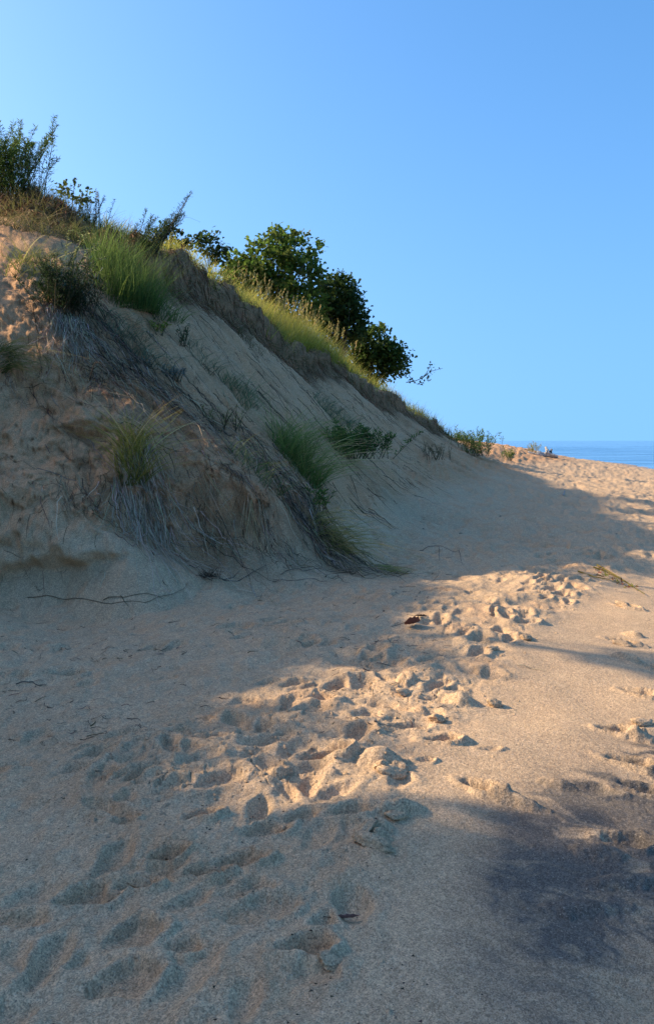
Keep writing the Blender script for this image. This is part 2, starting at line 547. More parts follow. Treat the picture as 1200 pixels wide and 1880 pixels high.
# rills and streaks down the slope
fx, fy = .86, -.50
al = X * fx + Y * fy; ac = -X * fy + Y * fx
ac2 = ac + .25 * fbm(al * .5, ac * .5, 3)
st = fbm(ac2 * 1.5, al * .16, 4, .55)
slope_amp = dune * (1 - behind)
Z += slope_amp * (.12 * st + .06 * fbm(ac2 * 5.5, al * .5, 3, .6) + .035 * fbm(X * 2.5, Y * 2.5, 4))
# broad, then small unevenness of the beach
flat = 1 - dune
Z += flat * (.030 * fbm(X * .7, Y * .7, 3) + tramp * .022 * fbm(X * 2.6 + 3, Y * 2.6, 3) + tramp * .010 * fbm(X * 9, Y * 9, 3))
Z += flat * sstep(8, 14, Y) * (.045 * fbm(X * 1.2 + 40, Y * 1.2, 4, .6) + .030 * fbm(X * 3.2 + 4, Y * 2.2, 3, .6))
Z += tramp * sstep(4.5, 6, Y) * .020 * fbm(X * 3.4 + 14, Y * 2.6 + 3, 2, .5)
# the trodden ridge in the sun
Z += crust * (.040 + .030 * fbm(X * 2.0 + 9, Y * 2.0, 3, .45))

# ledge and undercut in the near left face, the cone of slid sand below it
def local(px, py, rx, ry, ang=0, yy=None):
    c = P(px, py, yy) if yy else G(px, py)
    dx, dy = X - c[0], Y - c[1]
    ca, sa = math.cos(ang), math.sin(ang)
    return ((dx * ca + dy * sa) / rx) ** 2 + ((-dx * sa + dy * ca) / ry) ** 2
Z += .20 * np.exp(-local(60, 960, 1.0, .30, 0, 9.05)) + .16 * np.exp(-local(190, 1000, .45, .22, 0, 8.85))
Z += .36 * np.clip(1 - np.sqrt(local(232, 1085, .58, .50, 0, 8.55) + .01), 0, 1)
Z += .18 * np.exp(-local(250, 850, .35, .25, 0, 9.75)) + .18 * np.exp(-local(455, 905, .6, .22, .3, 10.05))
Z -= .20 * np.exp(-local(330, 960, .45, .25, 0, 9.35)) + .12 * np.exp(-local(470, 985, .6, .2, .3, 9.75))

# footprints
def dent(cx, cy, L, Wd, dep, ang, rim=.4, push=.5, soft=4, brown_tint=0.0):
    R = max(L, Wd) * 1.5
    r0, r1 = np.searchsorted(YR, [cy - R, cy + R])
    if r1 <= r0: return
    w0 = xw(YR[r0]); w1 = xw(YR[min(r1, NR - 1)])
    lo = min((cx - R) / w0, (cx - R) / w1); hi = max((cx + R) / w0, (cx + R) / w1)
    c0, c1 = np.searchsorted(UC, [lo, hi])
    sl = (slice(r0, r1), slice(c0, c1))
    dx, dy = X[sl] - cx, Y[sl] - cy
    ca, sa = math.cos(ang), math.sin(ang)
    p = (dx * ca + dy * sa) / (L / 2); q = (-dx * sa + dy * ca) / (Wd / 2)
    q = q / (.88 + .16 * np.sin(np.clip(p, -1.5, 1.2) * 3.2 + .2))
    r = np.sqrt(p * p + q * q)
    r = r * (1 + .14 * fbm(X[sl] * 11 + cx * 7, Y[sl] * 11 + cy * 5, 3, .6))
    bowl = np.clip(1 - r ** soft, 0, 1)
    rimv = np.exp(-((r - 1.3) / (.26 if soft > 3 else .42)) ** 2) * (1 + push * np.clip(p, -1, 1))
    keep = 1 - .9 * sstep(1.7, 1.1, r)
    FP[sl] = FP[sl] * keep - dep * bowl * (1 + .3 * np.clip(p, -1, 1)) + dep * rim * rimv
    if brown_tint:
        BROWN_TINT[sl] = np.maximum(BROWN_TINT[sl], brown_tint * np.clip(1.15 - r, 0, 1) ** .5)
BROWN_TINT = np.zeros_like(Z)
FP = np.zeros_like(Z)
fr = random.Random(11)
# trodden zone, random prints
cnt = 0
while cnt < 420:
    yy = 2.0 * math.exp(fr.random() * math.log(50 / 2.0)); xx = (fr.random() * .95 - .45) * yy
    a = np.array([xx]); b = np.array([yy])
    d0 = polydist(a, b, BND)[0][0]; d1 = polydist(a, b, RIDGE)[0][0]
    if d0 < .1: continue
    near = math.exp(-(d1 / .6) ** 2)
    if yy < 6.5 and near < .4 and fr.random() < .80: continue
    i = np.searchsorted(YR, yy); j = np.searchsorted(UC, xx / max(yy, 1.35))
    if dune[i, min(j, NC - 1)] > .3: continue
    dep = .018 + .03 * fr.random() * (.5 + near)
    dent(xx, yy, .18 + .16 * fr.random(), .10 + .08 * fr.random(), dep, fr.gauss(1.0, .7), .25 + .3 * near * fr.random(), .4, 1.5 + 1.5 * fr.random(), .2 * fr.random())
    cnt += 1
for k in range(42):            # the trodden ridge
    t = fr.random() * (len(RIDGE) - 1.01); i = int(t); f = t - i
    xx = RIDGE[i][0] * (1 - f) + RIDGE[i + 1][0] * f + fr.gauss(0, .32); yy = RIDGE[i][1] * (1 - f) + RIDGE[i + 1][1] * f + fr.gauss(0, .32)
    if polydist(np.array([xx]), np.array([yy]), BND)[0][0] < .05: continue
    dent(xx, yy, .24 + .10 * fr.random(), .11 + .04 * fr.random(), .028 + .035 * fr.random(), fr.gauss(.95, .4), .25 + .3 * fr.random(), .5, 1.5 + 1.2 * fr.random() + 3 * (fr.random() < .15))
# prints one can make out
for px, py, L, Wd, dep, ang, rim, soft in (
        (880, 1440, .22, .12, .055, -.7, .5, 5), (598, 1405, .24, .13, .07, .2, .7, 5), (1132, 1318, .22, .12, .06, -.3, .6, 5), (812, 1362, .20, .09, .05, .2, .6, 5),
        (1160, 1375, .26, .13, .05, -.4, .6, 5), (1140, 1160, .26, .10, .05, -.7, .6, 5), (1175, 1250, .24, .12, .05, -.5, .6, 4), (1150, 1105, .24, .12, .05, -.7, .6, 5),
        (1195, 1200, .24, .12, .05, -.5, .6, 4), (1180, 1420, .24, .12, .05, -.4, .5, 4), (1150, 1520, .22, .14, .04, -.3, .6, 4), (1080, 1430, .26, .14, .03, -.3, .4, 4),
        (245, 1720, .20, .17, .035, .5, .35, 5), (225, 1800, .22, .16, .035, .4, .3, 5), (335, 1745, .12, .1, .02, 0, .3, 3), (560, 1738, .18, .12, .035, .2, .5, 5), (165, 1645, .26, .13, .035, .5, .4, 5), (250, 1630, .16, .08, .03, 0, .5, 5),
        (375, 1612, .16, .07, .035, .1, .6, 5), (305, 1582, .15, .09, .035, .3, .5, 5), (372, 1512, .15, .10, .04, .3, .6, 5), (485, 1530, .24, .12, .035, .6, .4, 4), (440, 1590, .2, .1, .03, .3, .5, 4),
        (230, 1515, .11, .06, .03, .1, .5, 5), (375, 1322, .10, .045, .035, .0, .4, 5), (385, 1372, .2, .08, .04, .1, .5, 5), (190, 1432, .16, .06, .03, .1, .4, 5), (120, 1240, .3, .2, .04, .3, .4, 4),
        (30, 1250, .2, .14, .03, .4, .4, 4), (430, 1165, .34, .22, .035, .5, .4, 4), (520, 1158, .3, .2, .035, .5, .4, 4), (560, 1505, .2, .1, .03, .4, .5, 4), (30, 1690, .22, .1, .02, 0, .3, 3), (470, 1670, .3, .16, .025, .5, .4, 4),
        (780, 1400, .1, .06, .02, .2, .6, 4), (640, 1500, .22, .12, .03, .3, .5, 4), (900, 1370, .12, .05, .015, .2, .7, 4), (540, 1265, .2, .12, .04, .3, .5, 4)):
    c = G(px, py)
    dent(c[0], c[1], L, Wd, dep * (1.1 if px < 700 else .8), ang, rim, .5, soft, .3 if px < 700 else .1)
Z += FP * (1 - .35 * crust)
# piles pushed up next to prints
def pile(px, py, rx, ry, h, ang):
    c = G(px, py)
    l = ((X - c[0]) * math.cos(ang) + (Y - c[1]) * math.sin(ang)) / rx; m_ = (-(X - c[0]) * math.sin(ang) + (Y - c[1]) * math.cos(ang)) / ry
    r = np.sqrt(l * l + m_ * m_)
    near = r < 2
    v = np.zeros_like(Z)
    v[near] = h * np.clip(1 - (r[near] * (1 + .38 * fbm(X[near] * 9, Y[near] * 9, 3, .55))) ** 2, 0, 1) ** 1.15
    return v
for a in ((945, 1462, .15, .05, .045, -.6), (700, 1412, .12, .09, .075, .2), (735, 1495, .12, .05, .06, .4), (690, 1530, .10, .05, .05, .5), (1170, 1328, .09, .05, .05, -.2), (850, 1285, .12, .08, .05, -.1), (745, 1262, .1, .07, .07, .2),
          (1030, 1430, .12, .06, .03, -.3), (1150, 1190, .14, .06, .05, -.4), (1165, 1150, .10, .05, .05, -.5), (960, 1172, .10, .04, .04, -.1), (1100, 1540, .12, .06, .035, -.2), (1080, 1640, .2, .06, .03, .1), (1150, 1590, .2, .06, .035, .2)):
    Z += pile(*a)
# cracked crust plates
near = crust > .12
xw_, yw_ = X[near] + .05 * fbm(X[near] * 5, Y[near] * 5, 2), Y[near] + .05 * fbm(X[near] * 5 + 31, Y[near] * 5, 2)
f1, f2, cid = worley(xw_ * 6.5, yw_ * 6.5)
plate = ((cid % 97) / 97.0 - .5) * .045 * (cid % 6 == 0) * sstep(.35, .8, crust[near])
Z[near] += plate * sstep(.0, .16, f2 - f1) - .016 * sstep(.07, .0, f2 - f1) * sstep(.3, .7, crust[near]) * ((cid % 6) == 0)

# swash marks at the lower right: low ripples running to the water
sw = sstep(.0, .35, X - np.interp(Y, [1.4, 2.4, 3.0, 3.5, 4.2, 5, 6], [.55, .62, .72, .8, 1.2, 1.75, 2.4])) * sstep(6.5, 5.0, Y) * flat
swn = fbm((Y + .35 * X) * 5.0 + fbm(X * 2, Y * 2, 2) * 1.2, (X - .3 * Y) * 1.4, 4, .55)
Z += sw * (.010 * swn + .007 * fbm((Y + .3 * X) * 26, (X - .3 * Y) * 3, 3))

# attributes
nz = fbm(X * 2.2 + 8, Y * 2.2, 5, .6)
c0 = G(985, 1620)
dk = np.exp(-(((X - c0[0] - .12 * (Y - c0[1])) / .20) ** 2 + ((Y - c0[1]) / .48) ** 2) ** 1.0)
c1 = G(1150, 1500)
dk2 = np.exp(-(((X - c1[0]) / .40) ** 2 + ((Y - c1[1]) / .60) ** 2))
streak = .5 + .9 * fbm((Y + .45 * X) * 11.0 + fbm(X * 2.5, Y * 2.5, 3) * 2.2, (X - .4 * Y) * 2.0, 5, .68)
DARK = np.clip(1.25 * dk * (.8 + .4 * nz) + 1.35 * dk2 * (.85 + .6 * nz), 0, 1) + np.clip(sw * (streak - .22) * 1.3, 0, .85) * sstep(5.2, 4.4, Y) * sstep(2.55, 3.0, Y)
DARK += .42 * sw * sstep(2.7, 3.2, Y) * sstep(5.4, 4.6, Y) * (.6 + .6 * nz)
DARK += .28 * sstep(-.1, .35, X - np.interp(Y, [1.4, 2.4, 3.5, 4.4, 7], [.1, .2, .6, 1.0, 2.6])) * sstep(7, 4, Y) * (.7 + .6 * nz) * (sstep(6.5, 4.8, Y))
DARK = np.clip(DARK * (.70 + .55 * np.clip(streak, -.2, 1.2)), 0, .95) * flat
# far waterside band
WET = sstep(.9 + .03 * np.clip(Y, 0, 100), .1, shd)
DARK = np.maximum(DARK, .45 * WET * (1 - 0))
HUM = lipmask * sstep(-.75, -.3, lipn + .25 * fbm(X * 2.2, Y * 2.2 + 9, 4)) * sstep(.22, .04, lipn)
HUM = np.maximum(HUM, lipmask * sstep(-.05, .1, lipn) * .25)
# root mat that has slid down the near slope
RM = [P(130, 590, 11.6), P(230, 700, 11.0), P(350, 790, 10.9), P(470, 860, 10.5), P(590, 950, 10.7)]
rmd, rmp = polydist(X, Y, RM)
rmw = np.interp(rmp, [0, 1, 2, 3, 4], [.40, .75, .95, .75, .40])
rmat = np.exp(-(rmd / rmw) ** 2) * dune * (Y < 16) * (.55 + .6 * fbm(ac2 * 3.5, al * .35, 4, .6))
HUM = np.maximum(HUM, np.clip(rmat * .8, 0, .7))
HUM = np.maximum(HUM, np.clip(dune * (1 - behind) * sstep(.30, .75, fbm(ac2 * 1.7 + 33, al * .22, 5, .6)) * .5, 0, 1))
ORG = np.zeros_like(Z)
for px, py, yy, r in ((60, 600, 11.0, .8), (160, 650, 10.9, .5), (300, 880, 9.7, .5), (470, 930, 10, .8), (370, 985, 9.5, .6), (160, 960, 9.0, .5), (530, 960, 10.4, .4), (380, 800, 10.8, .5)):
    ORG = np.maximum(ORG, np.exp(-local(px, py, r, r * .7, 0, yy)) * np.clip(.55 + .8 * nz, 0, 1) * .75)
ORG *= dune
zf = fbm(X * 1.7 + 3, Z * 3.1, 5, .6)
nearm = dune * (1 - behind) * sstep(15, 11, Y)
ORG = np.maximum(ORG, nearm * sstep(.15, .75, zf) * .7)
for px, py, yy, rx, ry in ((40, 390, 14.2, 1.3, .55), (110, 415, 13.9, 1.0, .45), (390, 960, 9.5, .7, .35), (500, 960, 10.2, .5, .3), (290, 900, 9.6, .35, .3)):
    HUM = np.maximum(HUM, np.exp(-local(px, py, rx, ry, 0, yy)) * np.clip(.75 + .5 * nz, 0, 1))
HUM = np.maximum(HUM, nearm * sstep(.30, .8, fbm(X * 2.1 + 30, Z * 2.6, 5, .65)) * .35)
BROWN_TINT = np.clip(BROWN_TINT * flat + dune * (.74 + .3 * nz) + .25 * flat * tramp * sstep(.1, .6, fbm(X * 1.7 + 50, Y * 1.7, 4)), 0, .8)

# lean the scarps outward a little so that sod and ledges overhang
XS, YS, ZS = X.copy(), Y.copy(), Z.copy()
ov = lipmask * np.exp(-((lipn - .06) / .14) ** 2) * .16
XS += ov * .9; YS -= ov * .35
nearf = dune * (1 - behind) * sstep(14.5, 11.5, Y) * sstep(.3, .6, Z)
fz = .17 * fbm(X * 1.3 + 2, ZS * 2.0, 4, .55) + .09 * np.abs(fbm(X * 2.7 + 20, ZS * 4.2, 4, .6)) - .05 * sstep(.05, .0, np.abs(fbm(X * 1.5 + 60, ZS * 3.0 + 4, 3)))
YS -= nearf * fz * sstep(16, 9, Y)
zedge = .36 + .10 * fbm(X * 1.9 + 11, X * .7, 3) + .12 * (X + 2.4)
lowl = np.exp(-(local(110, 1000, 1.0, .6, 0, 8.95)) ** 2) * sstep(zedge - .06, zedge + .12, Z) * sstep(1.5, .6, Z)
YS -= .24 * lowl * (1 + .4 * fbm(X * 3, ZS * 4, 3))
OFX, OFY = XS - X, YS - Y

idx = np.arange(NR * NC).reshape(NR, NC)
quads = np.stack([idx[:-1, :-1], idx[:-1, 1:], idx[1:, 1:], idx[1:, :-1]], -1).reshape(-1, 4)
gm = raw_mesh('sand_ground', np.stack([XS, YS, ZS], -1).reshape(-1, 3), quads, None, True)
for nm, arr in (('humus', HUM), ('dark', DARK), ('wet', WET), ('orange', ORG), ('brown_tint', BROWN_TINT)):
    at_ = gm.attributes.new(nm, 'FLOAT', 'POINT')
    at_.data.foreach_set('value', np.ascontiguousarray(arr, np.float32).ravel())
gm.materials.append(M_SAND)
ground = bpy.data.objects.new('sand_ground', gm)
COL.objects.link(ground)
tag(ground, kind='structure')

def hz(x, y):
    """height of the finished ground"""
    x = np.asarray(x, float); y = np.asarray(y, float)
    fi = np.clip(np.interp(y, YR, np.arange(NR)), 0, NR - 1.001)
    fj = np.clip(np.interp(x / xw(y), UC, np.arange(NC)), 0, NC - 1.001)
    i = fi.astype(int); j = fj.astype(int); a = fi - i; b = fj - j
    return (Z[i, j] * (1 - b) + Z[i, j + 1] * b) * (1 - a) + (Z[i + 1, j] * (1 - b) + Z[i + 1, j + 1] * b) * a

def grid_at(A_, x, y):
    fi = np.clip(np.interp(y, YR, np.arange(NR)), 0, NR - 1.001)
    fj = np.clip(np.interp(x / xw(y), UC, np.arange(NC)), 0, NC - 1.001)
    return A_[(fi + .5).astype(int), (fj + .5).astype(int)]

def at(px, py):
    """the point of the ground seen at a place in the photograph"""
    d = ray(px, py)
    t = np.exp(np.linspace(math.log(1.5), math.log(250), 6000))
    p = CAM[None] + d[None] * t[:, None]
    below = np.nonzero(p[:, 2] < hz(p[:, 0], p[:, 1]))[0]
    if not len(below):                       # above the skyline: stand on the crest below
        return at(px, py + 6)
    q = p[below[0]]
    if q[1] > 90 and py < 800: return at(px, py + 6)
    return np.array([q[0], q[1], hz(q[0], q[1])])

# ------------------------------------------------------------------ lake
def lake_material():
    m, nt, out = new_mat('lake_water')
    L = nt.links
    geo = nt.nodes.new('ShaderNodeNewGeometry')
    mp = node(nt, 'ShaderNodeMapping'); mp.inputs['Scale'].default_value = (.035, .16, 1); mp.inputs['Rotation'].default_value = (0, 0, .12)
    L.new(geo.outputs['Position'], mp.inputs['Vector'])
    n1 = node(nt, 'ShaderNodeTexNoise'); n1.inputs['Scale'].default_value = 1.0; n1.inputs['Detail'].default_value = 3
    L.new(mp.outputs[0], n1.inputs['Vector'])
    n2 = node(nt, 'ShaderNodeTexNoise'); n2.inputs['Scale'].default_value = 9; n2.inputs['Detail'].default_value = 4
    L.new(mp.outputs[0], n2.inputs['Vector'])
    b = node(nt, 'ShaderNodeBsdfPrincipled')
    b.inputs['Base Color'].default_value = (.05, .16, .30, 1)
    b.inputs['Roughness'].default_value = .06
    b.inputs['IOR'].default_value = 1.33
    bp = node(nt, 'ShaderNodeBump'); bp.inputs['Distance'].default_value = 1.2; bp.inputs['Strength'].default_value = .8
    L.new(n1.outputs['Fac'], bp.inputs['Height'])
    bq = node(nt, 'ShaderNodeBump'); bq.inputs['Distance'].default_value = .12; bq.inputs['Strength'].default_value = .8
    L.new(n2.outputs['Fac'], bq.inputs['Height']); L.new(bp.outputs[0], bq.inputs['Normal'])
    L.new(bq.outputs[0], b.inputs['Normal'])
    L.new(b.outputs[0], out.inputs['Surface'])
    return m
def build_lake():
    WL = -.5
    xs = np.concatenate([np.linspace(-20000, -200, 12), np.linspace(-100, 300, 60), np.linspace(500, 20000, 12)])
    yy = np.concatenate([np.linspace(-60, 10, 8), 12 * np.exp(np.linspace(0, 1, 520) * math.log(400 / 12.)), np.geomspace(450, 40000, 24)])
    Xw, Yw = np.meshgrid(xs, yy)
    swell = .17 * np.sin((Yw * .52 + Xw * .06) + 1.2 * fbm(Xw * .02, Yw * .05, 2)) * sstep(400, 250, Yw)
    Zw = WL + swell * sstep(60, 110, Yw) * .9 + .012 * fbm(Xw * .3, Yw * .7, 2) * sstep(400, 200, Yw)
    n0, n1 = Xw.shape
    ix = np.arange(n0 * n1).reshape(n0, n1)
    q = np.stack([ix[:-1, :-1], ix[:-1, 1:], ix[1:, 1:], ix[1:, :-1]], -1).reshape(-1, 4)
    me = raw_mesh('lake', np.stack([Xw, Yw, Zw], -1).reshape(-1, 3), q, None, True)
    me.materials.append(lake_material())
    o = bpy.data.objects.new('lake', me); COL.objects.link(o)
    tag(o, kind='structure')
build_lake()

# ------------------------------------------------------------------ builders for plants
UP = np.array([0., 0., 1.])
FALL = np.array([.86, -.5])            # the way sand slides down the near face

def cone_dirs(n, spread, lean=(0, 0, 0)):
    a = rng.uniform(0, 2 * np.pi, n); r = spread * np.sqrt(rng.uniform(0, 1, n))
    d = np.stack([np.cos(a) * r, np.sin(a) * r, np.ones(n)], 1) + np.asarray(lean)
    return unit(d)

def tuft_geo(g, base, n, h, spread, c0, c1, rad=.08, width=.008, lean=(0, 0, 0), droop=.35, ctip=.25, hvar=.35, rise=0.0):
    a = rng.uniform(0, 2 * np.pi, n); r = rad * np.sqrt(rng.uniform(0, 1, n))
    x = base[0] + np.cos(a) * r; y = base[1] + np.sin(a) * r
    root = np.stack([x, y + grid_at(OFY, x, y), np.maximum(hz(x, y), base[2] - .25) - .02 + rise], 1)
    d = cone_dirs(n, spread, lean)
    L = h * rng.uniform(1 - hvar * 1.4, 1 + hvar * .4, n)
    out = d.copy(); out[:, 2] = 0
    bend = out * droop * rng.uniform(.2, 1.4, (n, 1)) - UP * (droop * rng.uniform(.3, 1.2, (n, 1)))
    ca = jitter_col(np.asarray(c0) * [1.75, 1.6, 1.35], n, ctip); cb = jitter_col(np.asarray(c1) * [1.95, 1.75, 1.4], n, ctip)
    blades(g, root, d, L, width * rng.uniform(.6, 1.2, n), bend, ca, cb, 6)

def drape(g, x, y, heading, length, width, c0, c1, lift=.02, seg=8, wob=.35, sag=0.0, up=0.0):
    """strands lying on the ground or hanging over an edge"""
    n = len(x)
    L = np.broadcast_to(length, (n,)) / seg
    ang = np.arctan2(heading[1], heading[0]) + rng.normal(0, wob * .6, n)
    pts = np.zeros((n, seg + 1, 3)); px, py = x.copy(), y.copy()
    z = hz(px, py) + lift * rng.uniform(.2, 1.5, n)
    pts[:, 0] = np.stack([px, py, z], 1)
    for k in range(seg):
        ang = ang + rng.normal(0, wob * .35, n)
        stp = L.copy()
        nx = px + np.cos(ang) * stp; ny = py + np.sin(ang) * stp
        zn = hz(nx, ny) + lift * rng.uniform(.2, 1.5, n)
        dz = zn - z
        f = np.clip(1.0 / np.sqrt(1 + (dz / L) ** 2), .25, 1)     # keep the length on steep ground
        nx = px + np.cos(ang) * stp * f; ny = py + np.sin(ang) * stp * f
        zn = np.maximum(hz(nx, ny) + lift * rng.uniform(.2, 1.5, n), z - L - sag)
        if up: zn = zn + up * math.sin(math.pi * (k + 1) / seg)
        px, py, z = nx, ny, zn
        pts[:, k + 1] = np.stack([px, py, z], 1)
    pts[..., 0] += grid_at(OFX, pts[..., 0], pts[..., 1]); pts[..., 1] += grid_at(OFY, pts[..., 0], pts[..., 1])
    tg = unit(np.gradient(pts, axis=1))
    side = unit(np.cross(tg, rng.normal(size=(n, 1, 3)) + np.array([0, 0, 1.2])))
    w = np.broadcast_to(width, (n,))[:, None] * np.linspace(1, .35, seg + 1)[None]
    v = np.stack([pts - side * w[..., None] * .5, pts + side * w[..., None] * .5], 2).reshape(-1, 3)
    kk = np.arange(n)[:, None] * (2 * (seg + 1)) + np.arange(seg)[None] * 2
    q = np.stack([kk, kk + 1, kk + 3, kk + 2], -1).reshape(-1, 4)
    t = np.linspace(0, 1, seg + 1)[None, :, None]
    c = np.broadcast_to(c0, (n, 3))[:, None] * (1 - t) + np.broadcast_to(c1, (n, 3))[:, None] * t
    g.add(v, q, None, np.repeat(c, 2, axis=1).reshape(-1, 3))

GREEN = (.055, .095, .022); DKGREEN = (.030, .055, .016); BLUEG = (.075, .115, .085); YELG = (.20, .19, .045); STRAW = (.36, .28, .13); GREYROOT = (.46, .36, .25)
BROWN = (.11, .075, .045); DKBROWN = (.055, .040, .028)

def tussock(px, py, label, n, h, spread, c0, c1, rad=.12, lean=(0, 0, 0), droop=.4, dry=0, dry_len=.7, dry_col=GREYROOT, arch=0, arch_dir=(1, .1, .9), arch_h=1.0, group=None, name='grass_tussock', cat='grass tussock', width=.008, rise=0.0, pos=None):
    b = at(px, py) if pos is None else np.asarray(pos)
    t = empty(name, b, label, cat, group)
    g = Geo(); tuft_geo(g, b, n, h, spread, c0, c1, rad, width, lean, droop, rise=rise)
    tag(g.build('leaf_blades', M_GRASS, t), kind='stuff')
    if arch:
        g = Geo()
        d = unit(np.asarray(arch_dir)[None] + rng.normal(0, .32, (arch, 3)))
        root = np.tile(b, (arch, 1)) + rng.normal(0, rad * .4, (arch, 3)) * [1, 1, 0]
        ho = d.copy(); ho[:, 2] = 0
        blades(g, root, d, arch_h * rng.uniform(.6, 1.1, arch), .013, ho * .25 - UP * rng.uniform(.2, .55, (arch, 1)), jitter_col((.38, .34, .10), arch), jitter_col((.66, .55, .30), arch), 9)
        g.build('arching_blades', M_GRASS, t)
    if dry:
        g = Geo()
        a = rng.uniform(0, 2 * np.pi, dry); r = rad * 1.3 * np.sqrt(rng.uniform(0, 1, dry))
        drape(g, b[0] + np.cos(a) * r, b[1] + np.sin(a) * r, (.72, -.7), dry_len * rng.uniform(.3, 1.2, dry), .0065, jitter_col(dry_col, dry, .4), jitter_col(dry_col, dry, .4), lift=.05, wob=.5)
        tag(g.build('hanging_roots', M_DRY, t), kind='stuff')
    return t

def herb(px, py, label, h, nst, spread, c_leaf, lean=(0, 0, 0), leaf=.03, per=60, stem_col=(.09, .075, .04), name='herb', cat='plant', rad=.08, side=.22, lo=.15, group=None, pos=None, tip_col=None, droop=.12, aspect=.8, rise=0.0):
    """upright stems clothed in small leaves on short side shoots"""
    b = at(px, py) if pos is None else np.asarray(pos)
    t = empty(name, b, label, cat, group)
    gs, gl = Geo(), Geo()
    ds = cone_dirs(nst, spread, lean)
    for i in range(nst):
        L = h * random.uniform(.65, 1.08)
        s0 = b + np.array([random.gauss(0, rad), random.gauss(0, rad), -.04 + rise])
        k = np.linspace(0, 1, 7)
        o = ds[i].copy(); o[2] = 0
        pts = s0 + ds[i] * (k * L)[:, None] + (o * droop - UP * droop * .6) * (L * k ** 2)[:, None] + rng.normal(0, .012 * h, (7, 3)) * k[:, None]
        tube(gs, pts, np.linspace(.006, .002, 7) * (1 + h * .4), stem_col, 4)
        m = per
        tt = lo + (1 - lo) * rng.uniform(0, 1, m) ** .85
        p = np.stack([np.interp(tt, k, pts[:, j]) for j in range(3)], 1)
        sd = rng.normal(size=(m, 3)); sd[:, 2] = np.abs(sd[:, 2]) * .8 + .4
        sd = unit(sd)
        off = side * h * (1.08 - tt)[:, None] * rng.uniform(0, 1, (m, 1))
        p = p + sd * off
        cl = jitter_col(np.asarray(c_leaf) * 1.4, m, .3)
        if tip_col is not None: cl = cl * (1 - tt[:, None] ** 2) + np.asarray(tip_col) * tt[:, None] ** 2
        leaves(gl, p, leaf * rng.uniform(.6, 1.3, m), cl, dirs=sd, aspect=aspect)
    tag(gs.build('stems', M_DRY, t), kind='stuff')
    tag(gl.build('foliage', M_LEAF, t), kind='stuff')
    return t

def tree(pos, label, trunk_h, blobs, nclu, leaf, col, name='tree', cat='tree', group=None, trunk_r=.07, per=13, clu=.16, lean=(0, 0), lobed=True, col2=None, nb=34, k=1.0):
    ks = k; leaf *= ks; clu *= ks; trunk_h *= ks; trunk_r *= ks
    pos = np.asarray(pos, float)
    t = empty(name, pos, label, cat, group)
    gt, gl = Geo(), Geo()
    k = np.linspace(0, 1, 7)
    top = pos + np.array([lean[0], lean[1], trunk_h])
    tr = pos + (top - pos) * k[:, None] + rng.normal(0, .04 * trunk_h, (7, 3)) * np.sin(k * np.pi)[:, None]
    tr[0] = pos - UP * .2
    tube(gt, tr, np.linspace(trunk_r, trunk_r * .55, 7), (.1, .08, .06), 8)
    bl = [(np.asarray(c, float) + pos, np.asarray(r, float) * ks) for c, r in blobs]
    vol = np.array([r.prod() ** .75 for _, r in bl]); vol /= vol.sum()
    which = rng.choice(len(bl), nclu, p=vol)
    d = unit(rng.normal(size=(nclu, 3))); rr = rng.uniform(.25, 1, nclu) ** .45
    cen = np.array([bl[w][0] for w in which]); rad = np.array([bl[w][1] for w in which])
    wob = 1 + .32 * pn(d[:, 0] * 2.3 + which * 3.1, d[:, 1] * 2.3 + d[:, 2] * 2.7)
    pts = cen + d * rad * (rr * wob)[:, None]
    pts[:, 2] = np.maximum(pts[:, 2], hz(pts[:, 0], pts[:, 1]) + .1)
    for i in range(min(nb, nclu)):
        a = tr[random.randint(3, 6)]
        b = pts[i]
        mid = (a + b) / 2 + np.array([random.gauss(0, .1), random.gauss(0, .1), random.uniform(-.05, .2)]) * np.linalg.norm(b - a) * .5
        q = np.linspace(0, 1, 7)[:, None]
        path = (1 - q) ** 2 * a + 2 * q * (1 - q) * mid + q ** 2 * b
        tube(gt, path, np.linspace(trunk_r * .4, .006, 7), (.1, .08, .06), 5)
    n = nclu * per
    p = np.repeat(pts, per, 0) + rng.normal(0, clu, (n, 3)) * np.array([1, 1, .7])
    od = unit(np.repeat(d, per, 0) + rng.normal(0, .6, (n, 3)))
    tone = np.repeat(rng.uniform(.7, 1.3, (nclu, 1)), per, 0)
    c = np.asarray(col)[None] * tone
    if col2 is not None:
        f = np.repeat((rng.uniform(0, 1, (nclu, 1)) < .3), per, 0)
        c = np.where(f, np.asarray(col2)[None] * tone, c)
    leaves(gl, p, leaf * rng.uniform(.65, 1.25, n), c, up=.5, lobed=lobed, dirs=od * .8, aspect=1.1)
    gt.build('trunk', M_BARK, t)
    tag(gl.build('crown', M_LEAF, t), kind='stuff')
    return t

def on(px, py, Y, back=0.0):
    """a standing place on the ground in the direction of a pixel column at a distance"""
    d = ray(px, py); x = d[0] / d[1] * Y
    return np.array([x, Y, float(hz(np.array([x]), np.array([Y]))[0])])

